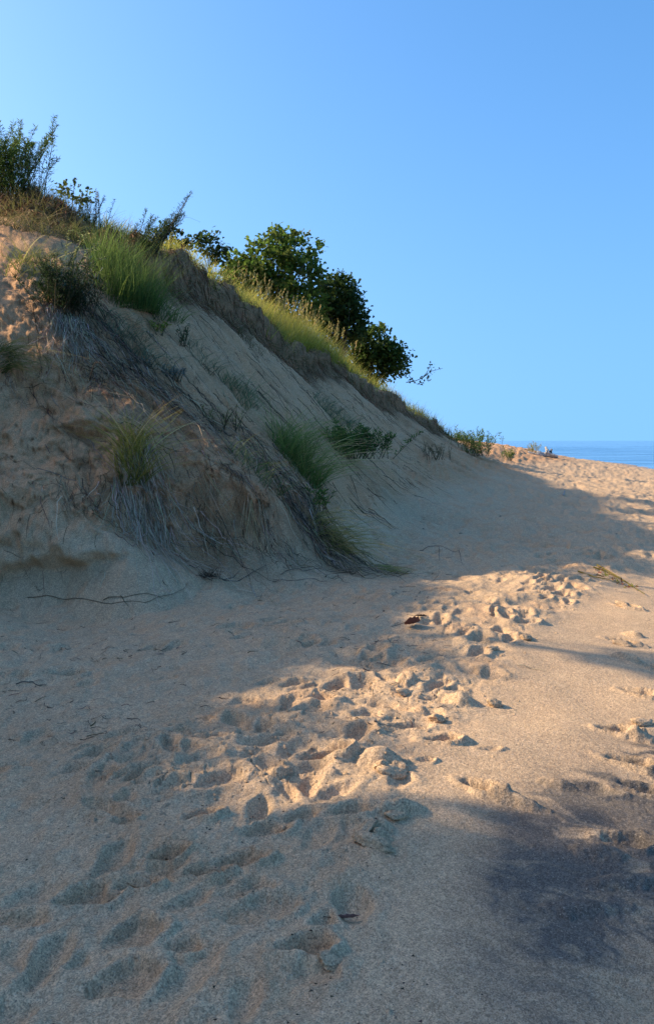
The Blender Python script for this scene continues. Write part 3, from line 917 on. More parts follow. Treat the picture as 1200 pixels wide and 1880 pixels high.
# ------------------------------------------------------------------ trees and bushes behind the crest
def rel(px, py, Y, base): return P(px, py, Y) - base
b = on(490, 560, 38)
tree(b, 'largest bright green leafy tree on the dune crest, its left side sunlit', 2.2,
     [(rel(500, 480, 38, b), (.95, 1.0, .85)), (rel(540, 460, 38, b), (.75, .8, .55)), (rel(450, 500, 37.5, b), (.75, .9, .55)), (rel(430, 485, 37.5, b), (.5, .7, .3)), (rel(555, 510, 38, b), (.75, .9, .6)), (rel(515, 440, 38, b), (.45, .5, .3)), (rel(480, 535, 37.5, b), (1.2, .9, .6)), (rel(550, 560, 37.5, b), (.9, .8, .7)), (rel(440, 525, 37.5, b), (.6, .7, .5)), (rel(520, 590, 37.5, b), (.8, .6, .4))],
     620, .15, (.115, .185, .030), name='tree', k=1.27, trunk_r=.09, col2=(.10, .13, .028), clu=.15)
b = on(630, 590, 39.5)
tree(b, 'dark round tree right of the largest tree on the dune crest', 1.6,
     [(rel(620, 550, 39.5, b), (.75, .8, .75)), (rel(645, 565, 39.5, b), (.45, .5, .45)), (rel(600, 580, 39.5, b), (.75, .8, .6)), (rel(625, 520, 39.5, b), (.45, .5, .3)), (rel(640, 600, 39.5, b), (.6, .6, .5)), (rel(605, 610, 39.5, b), (.7, .6, .5)), (rel(660, 580, 39.5, b), (.25, .3, .2))],
     420, .14, (.050, .085, .022), name='tree', k=1.27, trunk_r=.07, clu=.14)
b = on(690, 660, 41.5)
tree(b, 'low dark bushy tree between the round dark tree and the bare branch', 1.0,
     [(rel(685, 635, 41.5, b), (.85, .8, .65)), (rel(715, 650, 41.5, b), (.5, .5, .5)), (rel(660, 625, 41.5, b), (.55, .5, .55)), (rel(725, 675, 41.5, b), (.35, .4, .35)), (rel(690, 675, 41.5, b), (.9, .6, .5)), (rel(660, 660, 41.5, b), (.7, .6, .5)), (rel(738, 655, 41.5, b), (.2, .3, .2))],
     380, .14, (.065, .108, .022), name='bushy_tree', k=1.27, trunk_r=.05, clu=.14)
b = on(385, 480, 26)
tree(b, 'small oak sapling behind the sandy notch in the crest, left of the big trees', 1.1,
     [(rel(388, 452, 26, b), (.34, .4, .28)), (rel(375, 446, 26, b), (.35, .4, .2)), (rel(398, 468, 26, b), (.22, .3, .2))], 34, .13, (.042, .07, .02), name='sapling', trunk_r=.03, clu=.12, nb=10)
b = on(305, 455, 24)
tree(b, 'small dark sapling behind the leaning feathery shrub on the crest', .6,
     [(rel(303, 434, 24, b), (.32, .3, .22)), (rel(330, 446, 24, b), (.3, .3, .14))], 28, .12, (.042, .07, .02), name='sapling', trunk_r=.025, clu=.1, nb=8)
b = on(130, 372, 19)
tree(b, 'little sunlit sapling on the upper left skyline beside pale seed stalks', .5,
     [(rel(128, 350, 19, b), (.26, .3, .13)), (rel(116, 358, 19, b), (.3, .3, .10)), (rel(150, 366, 19, b), (.2, .3, .1))], 15, .09, (.075, .10, .022), name='sapling', trunk_r=.02, clu=.08, nb=8)
# thin branches with a few leaves at the end of the grove
b = on(745, 700, 42)
t = empty('branch', b, 'thin crooked branch with few leaves sticking out past the last bush', 'branch')
g = Geo(); gl = Geo()
for path in ([(745, 702), (760, 700), (775, 694), (790, 682), (812, 676)], [(775, 694), (783, 684), (790, 670)], [(735, 695), (742, 675), (748, 655)], [(742, 675), (735, 660), (738, 640)], [(760, 700), (750, 690), (756, 680)]):
    pts = np.array([P(px, py, 42) for px, py in path]); tube(g, pts, np.linspace(.022, .008, len(pts)), (.1, .08, .06), 5)
for px, py, n in ((792, 680, 10), (780, 690, 12), (772, 702, 14), (786, 694, 8), (752, 698, 14), (740, 688, 10), (800, 676, 5), (790, 670, 4)):
    leaves(gl, P(px, py, 42)[None] + rng.normal(0, .09, (n, 3)), .13, jitter_col((.035, .05, .02), n), lobed=True)
g.build('stem', M_BARK, t); tag(gl.build('foliage', M_LEAF, t), kind='stuff')

# trees on the dune left of the picture: their shade falls across the beach
for (x, y, hh, r, n, lab) in ((-13.0, 9.7, 1.3, .22, 18, 'slender young tree on the dune left of the picture, farthest from the camera'),
                        (-13.3, 5.4, .55, .85, 150, 'bushy young tree on the dune left of the picture, second from the far end'),
                        (-13.2, 4.7, .6, 1.2, 190, 'broad tree in the middle of the row on the dune left of the picture'),
                        (-14.2, 5.8, 2.6, 1.0, 110, 'tall leafy tree behind the row on the dune left of the picture'),
                        (-13.4, 2.2, .8, 1.3, 170, 'broad tree at the near end of the row on the dune left of the picture')):
    p = np.array([x, y, float(hz(np.array([x]), np.array([y]))[0])])
    tree(p, lab, hh, [((0, 0, hh + r * .3), (r, r, r * .75)), ((r * .6, r * .5, hh), (r * .6, r * .6, r * .5)), ((-r * .3, -r * .6, hh + r * .2), (r * .6, r * .6, r * .5))], n, .16, (.05, .09, .02), name='tree', trunk_r=.09)

for (x, y, lab) in ((-7.0, 13.9, 'unseen bush added for shade on the crest just outside the left edge'), (-7.6, 12.6, 'unseen low bush added for shade on the slope just outside the left edge')):  # unseen bushes, added to keep the upper left shoulder in shade
    p = np.array([x, y, float(hz(np.array([x]), np.array([y]))[0])])
    tree(p, lab, .4, [((0, 0, .45), (.65, .7, .42)), ((.3, -.3, .3), (.5, .5, .3))], 130, .09, (.05, .085, .02), name='shade_bush', cat='bush', trunk_r=.03, clu=.1, nb=10)
# ------------------------------------------------------------------ grass of the crest and slope
g = Geo(); n = 3600  # unseen grass on the off-frame crest, added to fray the shadow edge
y = rng.uniform(3.5, 13.5, n); x = -13 + rng.normal(0, .7, n)
kp = fbm(x * 1.1, y * 1.3 + 5, 3) > -.12
x, y = x[kp], y[kp]; n = len(x)
dr = cone_dirs(n, .4); ho = dr.copy(); ho[:, 2] = 0
blades(g, np.stack([x, y, hz(x, y) - .02], 1), dr, rng.uniform(.25, .75, n) * (1 + .5 * pn(x * 1.5, y * 1.7)), .012, ho * .4 - UP * rng.uniform(.1, .4, (n, 1)), jitter_col((.15, .17, .03), n), jitter_col((.30, .28, .06), n), 4)
tag(g.build('dune_grass', M_GRASS), kind='stuff')
for (x, y, r, lab) in ((-12.9, 9.1, .45, 'unseen low bush added to break the shadow edge, dune crest left of the picture, farther one'), (-13.1, 7.2, .5, 'unseen low bush added to break the shadow edge, dune crest left of the picture, nearer one')):  # two more unseen bushes, added so the beach shadow ends raggedly
    p = np.array([x, y, float(hz(np.array([x]), np.array([y]))[0])])
    tree(p, lab, .2, [((0, 0, .3), (r, r, r * .7))], 40, .10, (.05, .085, .02), name='shade_bush', cat='bush', trunk_r=.03, clu=.1, nb=8)
def lip_points(n, lo, hi, d0, d1, wts=None):
    t = rng.uniform(lo, hi, n); i = np.minimum(t.astype(int), len(LIP) - 2); f = (t - i)[:, None]
    L = np.array(LIP)
    p = L[i] * (1 - f) + L[i + 1] * f
    tg = L[i + 1] - L[i]; nrm = unit(np.stack([-tg[:, 1], tg[:, 0]], 1))
    d = d0 + (d1 - d0) * rng.uniform(0, 1, n) ** 1.3
    x = p[:, 0] + nrm[:, 0] * d; y = p[:, 1] + nrm[:, 1] * d
    return x, y, d, t
g = Geo()
x, y, d, tt = lip_points(19000, 6.2, 14.9, -.02, 5.5)
patch = fbm(x * .9, y * .9, 3)
keep = (rng.uniform(0, 1, len(x)) < np.clip(.75 + .9 * patch, .25, 1)) & ~((d < .25) & (fbm(x * 2, y * 2 + 7, 2) < -.2))
x, y, d, tt = x[keep], y[keep], d[keep], tt[keep]
x2, y2, d2, t2 = lip_points(4500, 9.3, 12.2, .1, 3.0)
x, y, d, tt = np.concatenate([x, x2]), np.concatenate([y, y2]), np.concatenate([d, d2]), np.concatenate([tt, t2])
n = len(x)
hgt = np.interp(tt, [6, 7, 8.5, 10, 11, 12, 13, 15], [.45, .5, .62, .85, 1.0, .75, .62, .5]) * rng.uniform(.55, 1.15, n)
root = np.stack([x, y, hz(x, y) - .03], 1)
dr = cone_dirs(n, .38, (.12, -.04, 0)); ho = dr.copy(); ho[:, 2] = 0
mixf = rng.uniform(0, 1, (n, 1)) ** 1.2
c0 = jitter_col((.30, .31, .035), n); c1 = jitter_col((.52, .48, .07), n) * (1 - mixf) + jitter_col((.52, .45, .16), n) * mixf
blades(g, root, dr, hgt, .013, ho * .5 - UP * rng.uniform(.1, .4, (n, 1)), c0, c1, 5)
tag(g.build('dune_grass', M_GRASS), kind='stuff')
# blades drooping over the edge of the sod
g = Geo()
x, y, d, tt = lip_points(1500, 1.0, 14.8, .12, -.12); n = len(x)
root = np.stack([x, y, hz(x, y) + .02], 1); dr = unit(np.array([.75, -.35, .45])[None] + rng.normal(0, .35, (n, 3))); ho = dr.copy(); ho[:, 2] = 0
blades(g, root, dr, rng.uniform(.2, .55, n), .010, ho * .2 - UP * rng.uniform(.5, 1.2, (n, 1)), jitter_col((.13, .12, .04), n), jitter_col((.24, .19, .09), n), 5)
tag(g.build('overhanging_grass', M_GRASS), kind='stuff')
# seed heads standing above it
g = Geo()
x, y, d, tt = lip_points(90, 9.8, 12.2, .3, 2.0); n = len(x)
root = np.stack([x, y, hz(x, y)], 1); dr = cone_dirs(n, .18, (.1, 0, 0)); L = rng.uniform(.9, 1.3, n)
blades(g, root, dr, L, .009, dr * 0 + rng.normal(0, .06, (n, 3)), jitter_col(YELG, n), jitter_col(STRAW, n), 4)
tp = root + dr * L[:, None]
for k in range(9):
    leaves(g, tp - dr * (.03 * k) + rng.normal(0, .012, (n, 3)), .07, jitter_col((.36, .29, .10), n), dirs=dr * 1.5 + rng.normal(0, .2, (n, 3)))
tag(g.build('seed_heads', M_GRASS), kind='stuff')
# thinner grass on the upper left crest
g = Geo()
x, y, d, tt = lip_points(2800, .8, 6.4, -.35, 1.4); n = len(x)
root = np.stack([x, y, hz(x, y) - .02], 1); dr = cone_dirs(n, .5, (.15, -.1, 0)); ho = dr.copy(); ho[:, 2] = 0
mixf = rng.uniform(0, 1, (n, 1))
blades(g, root, dr, rng.uniform(.2, .62, n), .008, ho * .7 - UP * rng.uniform(.15, .6, (n, 1)), jitter_col(GREEN, n), jitter_col(YELG, n) * (1 - mixf) + jitter_col(STRAW, n) * mixf, 5)
tag(g.build('crest_grass', M_GRASS), kind='stuff')

# dead roots and grass hanging from the sod lip
g = Geo()
x, y, d, tt = lip_points(3600, .5, 14.6, .12, -.45); n = len(x)
cc = np.where(rng.uniform(0, 1, (n, 1)) < .35, jitter_col((.40, .26, .13), n), jitter_col((.165, .085, .042), n, .5))
drape(g, x, y, (.85, -.5), rng.uniform(.2, .8, n), .011, cc, cc * .9, lift=.10, wob=.9, seg=6)
tag(g.build('hanging_roots', M_DRY), kind='stuff')

# root mat that slid down the near slope
g = Geo()
L = np.array(RM); n = 2600
t = rng.uniform(0, len(RM) - 1.001, n); i = t.astype(int); f = (t - i)[:, None]
p = L[i] * (1 - f) + L[i + 1] * f
w = np.interp(t, [0, 1, 2, 3, 4], [.45, .8, 1.0, .75, .35])
x = p[:, 0] + rng.normal(0, 1, n) * w * .8; y = p[:, 1] + rng.normal(0, 1, n) * w * .8
cl = fbm((-x * FALL[1] + y * FALL[0]) * 3.0, (x * FALL[0] + y * FALL[1]) * .4, 3)
kp = rng.uniform(0, 1, n) < np.clip(.5 + 1.1 * cl, .08, 1)
x, y = x[kp], y[kp]; n = len(x)
cc = np.where(rng.uniform(0, 1, (n, 1)) < .42, jitter_col((.38, .29, .19), n, .4), jitter_col((.085, .06, .042), n, .6))
drape(g, x, y, FALL, .2 + 1.0 * rng.uniform(0, 1, n) ** 1.8, rng.uniform(.005, .012, n), cc, cc, lift=.06, wob=.40)
tag(g.build('root_mat', M_DRY), kind='stuff')
# dead roots sticking out of the bare scarp at the left
g = Geo()
for px, py, k, w in ((60, 560, 40, .3), (150, 600, 70, .25), (110, 640, 60, .3), (40, 700, 30, .25), (170, 690, 50, .2), (150, 930, 60, .3), (210, 900, 60, .2), (90, 970, 30, .4), (390, 930, 80, .3), (470, 950, 90, .3), (540, 930, 70, .25), (330, 950, 70, .25)):
    b = at(px, py)
    x = b[0] + rng.normal(0, w, k); y = b[1] + rng.normal(0, w * .4, k)
    cc = np.where(rng.uniform(0, 1, (k, 1)) < .4, jitter_col((.42, .32, .20), k, .4), jitter_col((.10, .06, .035), k, .5))
    drape(g, x, y, (.35, -.9), .08 + .5 * rng.uniform(0, 1, k) ** 1.8, rng.uniform(.004, .010, k), cc, cc, lift=.05, wob=.8, seg=6)
tag(g.build('exposed_roots', M_DRY), kind='stuff')
# sparse litter over the rest of the face
g = Geo()
n = 1900
yy = rng.uniform(11, 32, n); uu = rng.uniform(-.28, .12, n); x = uu * yy; y = yy
dd = hz(x, y); kp = (dd > .5) & (polydist(x, y, LIP)[0] < -.3)
x, y = x[kp], y[kp]; n = len(x)
cc = jitter_col((.075, .055, .038), n, .6)
drape(g, x, y, FALL, .08 + .8 * rng.uniform(0, 1, n) ** 2, .011, cc, cc, lift=.025, wob=.35, seg=6)
tag(g.build('slope_litter', M_DRY), kind='stuff')

# ------------------------------------------------------------------ single plants of the slope
herb(12, 352, 'tall dark feathery shrub at the left edge on the dune crest', 1.35, 52, .46, (.07, .11, .024), (.14, 0, 0), .062, 230, name='feathery_shrub', cat='shrub', side=.14, lo=.0, rad=.22, aspect=.42)
herb(64, 322, 'slender reddish brown herb with an upright spire near the upper left skyline', .85, 4, .22, (.10, .075, .045), (.12, 0, 0), .026, 90, name='herb', side=.07, lo=.1, rad=.04, aspect=.5)
herb(185, 385, 'pale seed spires standing against the sky above the tall grass clump', .70, 5, .25, (.20, .155, .10), (.05, 0, 0), .026, 70, name='herb', side=.06, lo=.4, rad=.12, aspect=.5)
herb(165, 420, 'dark green herb on the crest, left of the tall grass clump', .65, 12, .4, (.045, .07, .02), (.05, 0, 0), .034, 70, name='herb', side=.14, rad=.12, aspect=.5)
herb(255, 490, 'feathery shrub above the tall grass with one long shoot leaning right into the sky', 1.0, 14, .34, (.042, .065, .022), (.24, 0, 0), .046, 170, name='feathery_shrub', cat='shrub', side=.15, lo=.15, rad=.08, aspect=.42)
herb(272, 478, 'dark wispy shoot fanning right against the sky from the feathery shrub', 1.25, 8, .22, (.035, .05, .024), (.74, 0, .12), .042, 190, name='leaning_shrub', cat='shrub', side=.20, lo=.2, rad=.03, aspect=.42, droop=.02)
tussock(230, 540, 'wide clump of tall green grass on the upper slope under the feathery shrub', 1300, .95, .45, (.045, .085, .022), (.095, .15, .045), rad=.5, lean=(.12, -.05, 0), droop=.35, name='grass_clump', cat='grass clump')
tussock(285, 560, 'lower spill of green grass hanging below the tall grass clump', 330, .55, .55, (.05, .09, .03), (.10, .14, .05), rad=.42, lean=(.35, -.25, 0), droop=.6, name='grass_clump', cat='grass clump')
tussock(55, 490, 'loose green grass with straw blades left of the big dark shrub', 260, .6, .8, (.05, .08, .025), (.16, .16, .06), rad=.35, lean=(.1, -.1, 0), droop=.6, arch=7, arch_dir=(.9, -.1, .7), arch_h=.9)
tussock(25, 415, 'dark overhanging grass below the sod at the left edge', 260, .55, .7, (.05, .06, .025), (.13, .12, .06), rad=.45, lean=(.3, -.4, -.2), droop=.8, dry=60, dry_len=.5, dry_col=(.20, .15, .10))
tussock(90, 432, 'dark grass hanging from the sod between the left edge shrub and the tall grass clump', 260, .5, .7, (.05, .065, .025), (.13, .12, .06), rad=.5, lean=(.3, -.4, -.2), droop=.8, dry=60, dry_len=.5, dry_col=(.20, .15, .10))
tussock(150, 450, 'short green grass at the left foot of the tall grass clump', 220, .45, .6, (.05, .075, .025), (.12, .13, .05), rad=.35, lean=(.3, -.3, 0), droop=.6)
# big dark plant with flowering spikes
bb = at(128, 588)
t = herb(128, 580, 'big dark shrub with pale yellow green flower spikes on the upper left slope', .80, 60, .75, (.022, .036, .014), (.05, -.1, 0), .052, 120, name='flowering_shrub', cat='shrub', side=.16, lo=.1, rad=.14, aspect=.35)
gs, gf = Geo(), Geo()
for (tx, ty) in ((128, 425), (163, 425), (180, 450), (186, 445), (200, 470), (158, 432)):
    a = np.array(t.location) + np.array([.02, 0, .35]); e = P(tx, ty, bb[1] - .15)
    k = np.linspace(0, 1, 8)[:, None]
    pts = a + (e - a) * k + np.array([-.05, 0, .05]) * np.sin(k * np.pi)
    tube(gs, pts, np.linspace(.006, .003, 8), (.20, .21, .06), 4)
    m = 46; q = rng.uniform(.45, 1, m)
    pp = a + (e - a) * q[:, None] + np.array([-.05, 0, .05]) * np.sin(q[:, None] * np.pi) + rng.normal(0, .018, (m, 3))
    leaves(gf, pp, .035, jitter_col((.27, .29, .12), m), aspect=.9)
gs.build('flower_stems', M_DRY, t); tag(gf.build('flowers', M_LEAF, t), kind='stuff')
g = Geo(); m = 120
leaves(g, np.array(t.location) + np.array([.05, -.1, .45]) + rng.normal(0, .16, (m, 3)), .10, jitter_col((.085, .13, .11), m), aspect=.3, dirs=cone_dirs(m, .8)); tag(g.build('blue_leaves', M_LEAF, t), kind='stuff')
g = Geo(); m = 170
a = rng.uniform(0, 6.28, m); r = .28 * np.sqrt(rng.uniform(0, 1, m))
drape(g, bb[0] + np.cos(a) * r, bb[1] + np.sin(a) * r * .5, (.35, -.9), rng.uniform(.4, 1.1, m), .009, jitter_col(GREYROOT, m, .5), jitter_col(GREYROOT, m, .5), lift=.06, wob=.5)
tag(g.build('hanging_roots', M_DRY, t), kind='stuff')
tussock(8, 655, 'grass tussock hanging over the sandy scarp at the left edge', 120, .75, .45, (.06, .09, .03), (.22, .19, .08), rad=.1, lean=(.75, -.6, -.5), droop=1.0, dry=30, dry_len=.7)
herb(288, 612, 'small bright yellow green plant in the middle of the near slope', .28, 12, .7, (.16, .19, .03), (.1, -.1, 0), .06, 12, name='young_plant', rad=.08, side=.15, aspect=.55)
herb(333, 632, 'small dark green plant beside a grey broken stem on the near slope', .38, 6, .3, (.028, .06, .02), (0, 0, 0), .05, 18, name='young_plant', rad=.04, side=.1, aspect=.6)
tussock(230, 625, 'blue green grass patch below the tall grass clump on the near slope', 210, .42, .9, BLUEG, (.09, .13, .085), rad=.38, lean=(.25, -.2, 0), droop=.7)
tussock(265, 645, 'thin grass among the roots above the blue sage', 130, .40, .9, (.06, .085, .05), (.14, .14, .08), rad=.4, lean=(.35, -.2, 0), droop=.7)
herb(318, 698, 'blue grey sage cushion on the near slope', .26, 30, .8, (.115, .145, .125), (.1, -.1, 0), .036, 30, name='sage_cushion', rad=.1, side=.2, aspect=.4)
herb(268, 672, 'smaller blue grey sage sprig left of the sage cushion', .16, 14, .8, (.12, .145, .13), (.1, -.1, 0), .03, 16, name='sage_cushion', rad=.06, side=.2, aspect=.4)
tussock(440, 722, 'blue green grass tuft on the open sand of the middle slope', 210, .48, .7, (.065, .105, .06), (.10, .145, .08), rad=.28, lean=(.2, -.1, 0), droop=.6)
tussock(370, 660, 'faint grass tuft above the blue green tuft on the middle slope', 90, .45, .8, (.065, .095, .06), (.10, .13, .08), rad=.3, lean=(.3, -.1, 0), droop=.7)
herb(408, 788, 'wispy yellow green plant above the dark root mat', .40, 20, .65, (.12, .15, .035), (.05, -.05, 0), .035, 22, name='herb', rad=.12, side=.15, aspect=.3)
tussock(248, 848, 'yellow green tussock on the sandy shoulder with grey roots trailing below it', 330, .85, .80, (.10, .115, .028), (.27, .24, .07), rad=.18, lean=(.05, -.1, 0), droop=.5, dry=300, dry_len=1.5, arch=7, arch_dir=(.8, -.05, 1.0), arch_h=1.25)
tussock(545, 862, 'large green tussock at the foot of the near slope with straw blades arching right', 620, 1.15, .85, (.06, .11, .032), (.15, .20, .065), rad=.36, lean=(.35, -.05, 0), droop=.5, arch=13, arch_dir=(1.0, -.05, .7), arch_h=1.7, dry=60, dry_len=.6)
tussock(470, 870, 'thin green grass left of the large tussock among dark roots', 120, .5, .9, (.05, .09, .035), (.12, .14, .06), rad=.35, lean=(.3, -.05, .0), droop=.6)
herb(640, 838, 'dense dark green leafy bush on the sand behind the large tussock', .68, 64, .8, (.045, .10, .022), (.15, 0, 0), .070, 60, name='leafy_bush', cat='bush', rad=.26, side=.2, lo=.1, aspect=.55)
tussock(615, 760, 'blue green grass tuft above the dense leafy bush', 260, .50, .8, (.055, .09, .06), (.09, .13, .08), rad=.5, lean=(.3, -.1, 0), droop=.6)
herb(578, 935, 'small broad leaved plant with one thin tall stalk at the foot of the slope', .36, 10, .5, (.075, .12, .03), (.05, 0, 0), .075, 14, name='young_plant', rad=.1, side=.2, aspect=.6)
tussock(600, 985, 'half dead tussock at the toe of the slope trailing blades onto the beach', 240, .75, .8, (.10, .11, .035), (.30, .25, .12), rad=.24, lean=(.65, -.6, -.2), droop=.9, dry=150, dry_len=.55, dry_col=(.22, .17, .11))
tussock(690, 1040, 'green blades lying on the beach in front of the toe of the slope', 34, .55, .4, (.10, .14, .04), (.20, .19, .06), rad=.12, lean=(1.6, -.9, -.75), droop=.3, name='fallen_grass', cat='grass')
tussock(457, 928, 'pale dead grass wisps hanging over the reddish hollow', 40, .5, .3, (.38, .31, .21), (.34, .28, .19), rad=.06, lean=(.15, -.5, -1.6), droop=.2, name='dead_grass', cat='dead grass', width=.012)
tussock(375, 880, 'pale dead grass hanging above the hollow, right of the yellow green tussock', 34, .5, .3, (.33, .27, .19), (.30, .25, .18), rad=.12, lean=(.25, -.5, -1.6), droop=.2, name='dead_grass', cat='dead grass', width=.010)
tussock(410, 895, 'scattered dead grass stalks between the two hanging wisps', 40, .45, .3, (.20, .15, .10), (.24, .19, .13), rad=.3, lean=(.3, -.5, -1.3), droop=.3, name='dead_grass', cat='dead grass')
herb(795, 842, 'dry brown bush alone on the open slope', .55, 26, .7, (.115, .095, .045), (0, 0, 0), .045, 26, name='dry_bush', cat='bush', rad=.22, side=.22, aspect=.4)
tussock(512, 640, 'green brown tuft just under the sod lip on the middle slope', 120, .7, .5, (.045, .06, .025), (.10, .10, .05), rad=.3, lean=(.3, -.1, 0), droop=.5)
tussock(450, 628, 'low dark tuft on the slope below the long sod scarp', 90, .5, .8, (.05, .055, .025), (.10, .09, .05), rad=.35, lean=(.3, -.1, 0), droop=.6)
tussock(770, 770, 'pale spiky tuft under the far end of the sod lip', 60, .8, .5, (.09, .10, .05), (.2, .18, .10), rad=.2, lean=(.1, -.1, 0), droop=.3)
tussock(818, 783, 'dull green grass tuft on the skyline past the end of the sod lip', 200, .8, .7, (.05, .075, .03), (.10, .12, .05), rad=.5, droop=.5, width=.014)
tussock(845, 796, 'green grass tuft on the skyline touching the bright green bush', 260, .9, .7, (.06, .095, .03), (.13, .15, .05), rad=.6, droop=.5, width=.015)
herb(872, 836, 'bright green bush where the dune meets the far beach', 1.15, 46, .62, (.085, .135, .024), (0, 0, 0), .10, 44, name='leafy_bush', cat='bush', rad=.32, side=.2, lo=.05, aspect=.45)
herb(933, 845, 'small green plant alone on the sunlit far beach', .62, 16, .7, (.095, .14, .024), (0, 0, 0), .10, 22, name='beach_plant', rad=.12, side=.25, aspect=.5)
herb(976, 832, 'yellow plant on the far beach left of the driftwood', .75, 16, .7, (.24, .21, .04), (0, 0, 0), .10, 22, name='beach_plant', rad=.18, side=.25, aspect=.4)

# long single stalks against sky and slope
def stalk(pts, label, r=.004, col=STRAW, name='grass_stalk', cat='grass stalk', mat=None):
    g = Geo(); pts = np.array(pts); k = np.linspace(0, 1, len(pts)); kk = np.linspace(0, 1, 14)
    q = np.stack([np.interp(kk, k, pts[:, j]) for j in range(3)], 1)
    for _ in range(3): q[1:-1] = (q[:-2] + q[1:-1] * 2 + q[2:]) / 4
    tube(g, q, np.linspace(r, r * .5, 14), col, 4)
    return tag(g.build(name, mat or M_DRY, origin=q[0]), label, cat)
a = at(5, 470); stalk([a, P(0, 447, a[1] - .3), P(28, 425, a[1] - .3), P(60, 403, a[1] - .2)], 'straw coloured stalk slanting up at the left edge below the crest')
a = at(88, 560); stalk([a, P(89, 500, a[1] - .2), P(87, 450, a[1] - .25), P(85, 415, a[1] - .3)], 'upright straw stalk just left of the big dark shrub')
a = at(310, 480); stalk([a, P(318, 420, a[1]), P(340, 395, a[1]), P(368, 408, a[1])], 'fine nodding grass stem curving right against the sky', .003, (.10, .10, .05))
a = at(165, 700); stalk([a, P(175, 655, a[1] - .4), P(210, 690, a[1] - .5), P(260, 700, a[1] - .4)], 'dark bent twig crossing the roots under the big dark shrub', .006, (.06, .045, .035))

# ------------------------------------------------------------------ things lying on the beach
def sticks(pixels, label, r, name='twig', cat='twig', mat=None, col=(.08, .06, .045), lift=.008):
    """a branched twig; every list of pixels is one shoot lying on the sand"""
    g = Geo()
    for path in pixels:
        pts = np.array([at(*p) for p in path]); k = np.linspace(0, 1, len(pts)); kk = np.linspace(0, 1, 5 * len(pts))
        q = np.stack([np.interp(kk, k, pts[:, j]) for j in range(3)], 1)
        q[:, 2] = hz(q[:, 0], q[:, 1]) + lift + .006 * np.sin(kk * 9)
        tube(g, q, np.linspace(r, r * .45, len(q)), col, 5)
    return tag(g.build(name, mat or M_TWIG), label, cat)
sticks([[(515, 1056), (545, 1046), (580, 1044), (630, 1050), (672, 1052)]], 'long thin dark twig lying across the sand at the toe of the slope', .0045)
sticks([[(500, 1070), (540, 1066), (575, 1064)], [(575, 1064), (600, 1070)]], 'shorter dark twig just in front of the long thin twig', .004)
sticks([[(770, 1012), (800, 1003), (815, 1006), (842, 1012)], [(805, 1004), (806, 1032)], [(842, 1012), (848, 1038)]], 'forked twig with two prongs on the shaded beach below the far slope', .0045)
sticks([[(50, 1098), (120, 1104), (200, 1112), (270, 1108), (320, 1094), (345, 1072)], [(190, 1104), (230, 1098), (300, 1102)], [(222, 1096), (236, 1116)]], 'long curved root lying on the sand in front of the cone of slid sand', .0045, 'root', 'root', M_DRY, (.20, .15, .09))
sticks([[(360, 1058), (410, 1066), (455, 1058), (490, 1040)], [(410, 1066), (440, 1050)], [(380, 1052), (370, 1066)]], 'dark root running from the brown root clump along the toe of the slope', .006, 'root', 'root')
sticks([[(30, 1258), (60, 1252), (84, 1260)]], 'short dark stick in the dented sand at the left edge', .0045)
sticks([[(1033, 910), (1036, 902)]], 'short white stick standing out on the shaded far beach', .022, 'stick', 'stick', M_DRIFT, (.6, .57, .52))
sticks([[(950, 1223), (975, 1228), (1000, 1234)]], 'pale straw lying on the smooth sunlit sand', .004, 'straw', 'straw', M_DRY, (.5, .4, .24))
# brown root clump
b = at(385, 1062); g = Geo(); m = 150
blades(g, b + rng.normal(0, .05, (m, 3)) * [1, .7, .3], cone_dirs(m, 1.6), rng.uniform(.05, .16, m), .005, rng.normal(0, .5, (m, 3)), jitter_col((.06, .042, .028), m), jitter_col((.10, .07, .045), m), 4)
tag(g.build('root_clump', M_DRY), 'matted dark brown root clump on the sand under the hollow', 'root clump')
# dried plant on the sunlit sand at the right
g = Geo()
for path in ([(1088, 1044), (1110, 1052), (1135, 1064), (1158, 1078), (1182, 1094)], [(1095, 1040), (1120, 1054), (1150, 1072)], [(1060, 1052), (1090, 1062), (1120, 1068)]):
    pts = np.array([at(*p) for p in path]); pts[:, 2] += .02
    tube(g, pts, np.linspace(.010, .004, len(pts)), (.33, .26, .06), 5)
m = 60; q = rng.uniform(0, 1, m); a0, a1 = at(1090, 1045), at(1165, 1082)
pp = a0 + (a1 - a0) * q[:, None] + rng.normal(0, .03, (m, 3)); pp[:, 2] = hz(pp[:, 0], pp[:, 1]) + .02
leaves(g, pp, .08, np.where(rng.uniform(0, 1, (m, 1)) < .35, jitter_col((.34, .11, .05), m), jitter_col((.30, .26, .06), m)), aspect=.4)
tag(g.build('dried_plant', M_LEAF), 'dried yellow plant with reddish leaves lying on the sunlit sand at the right', 'dried plant')

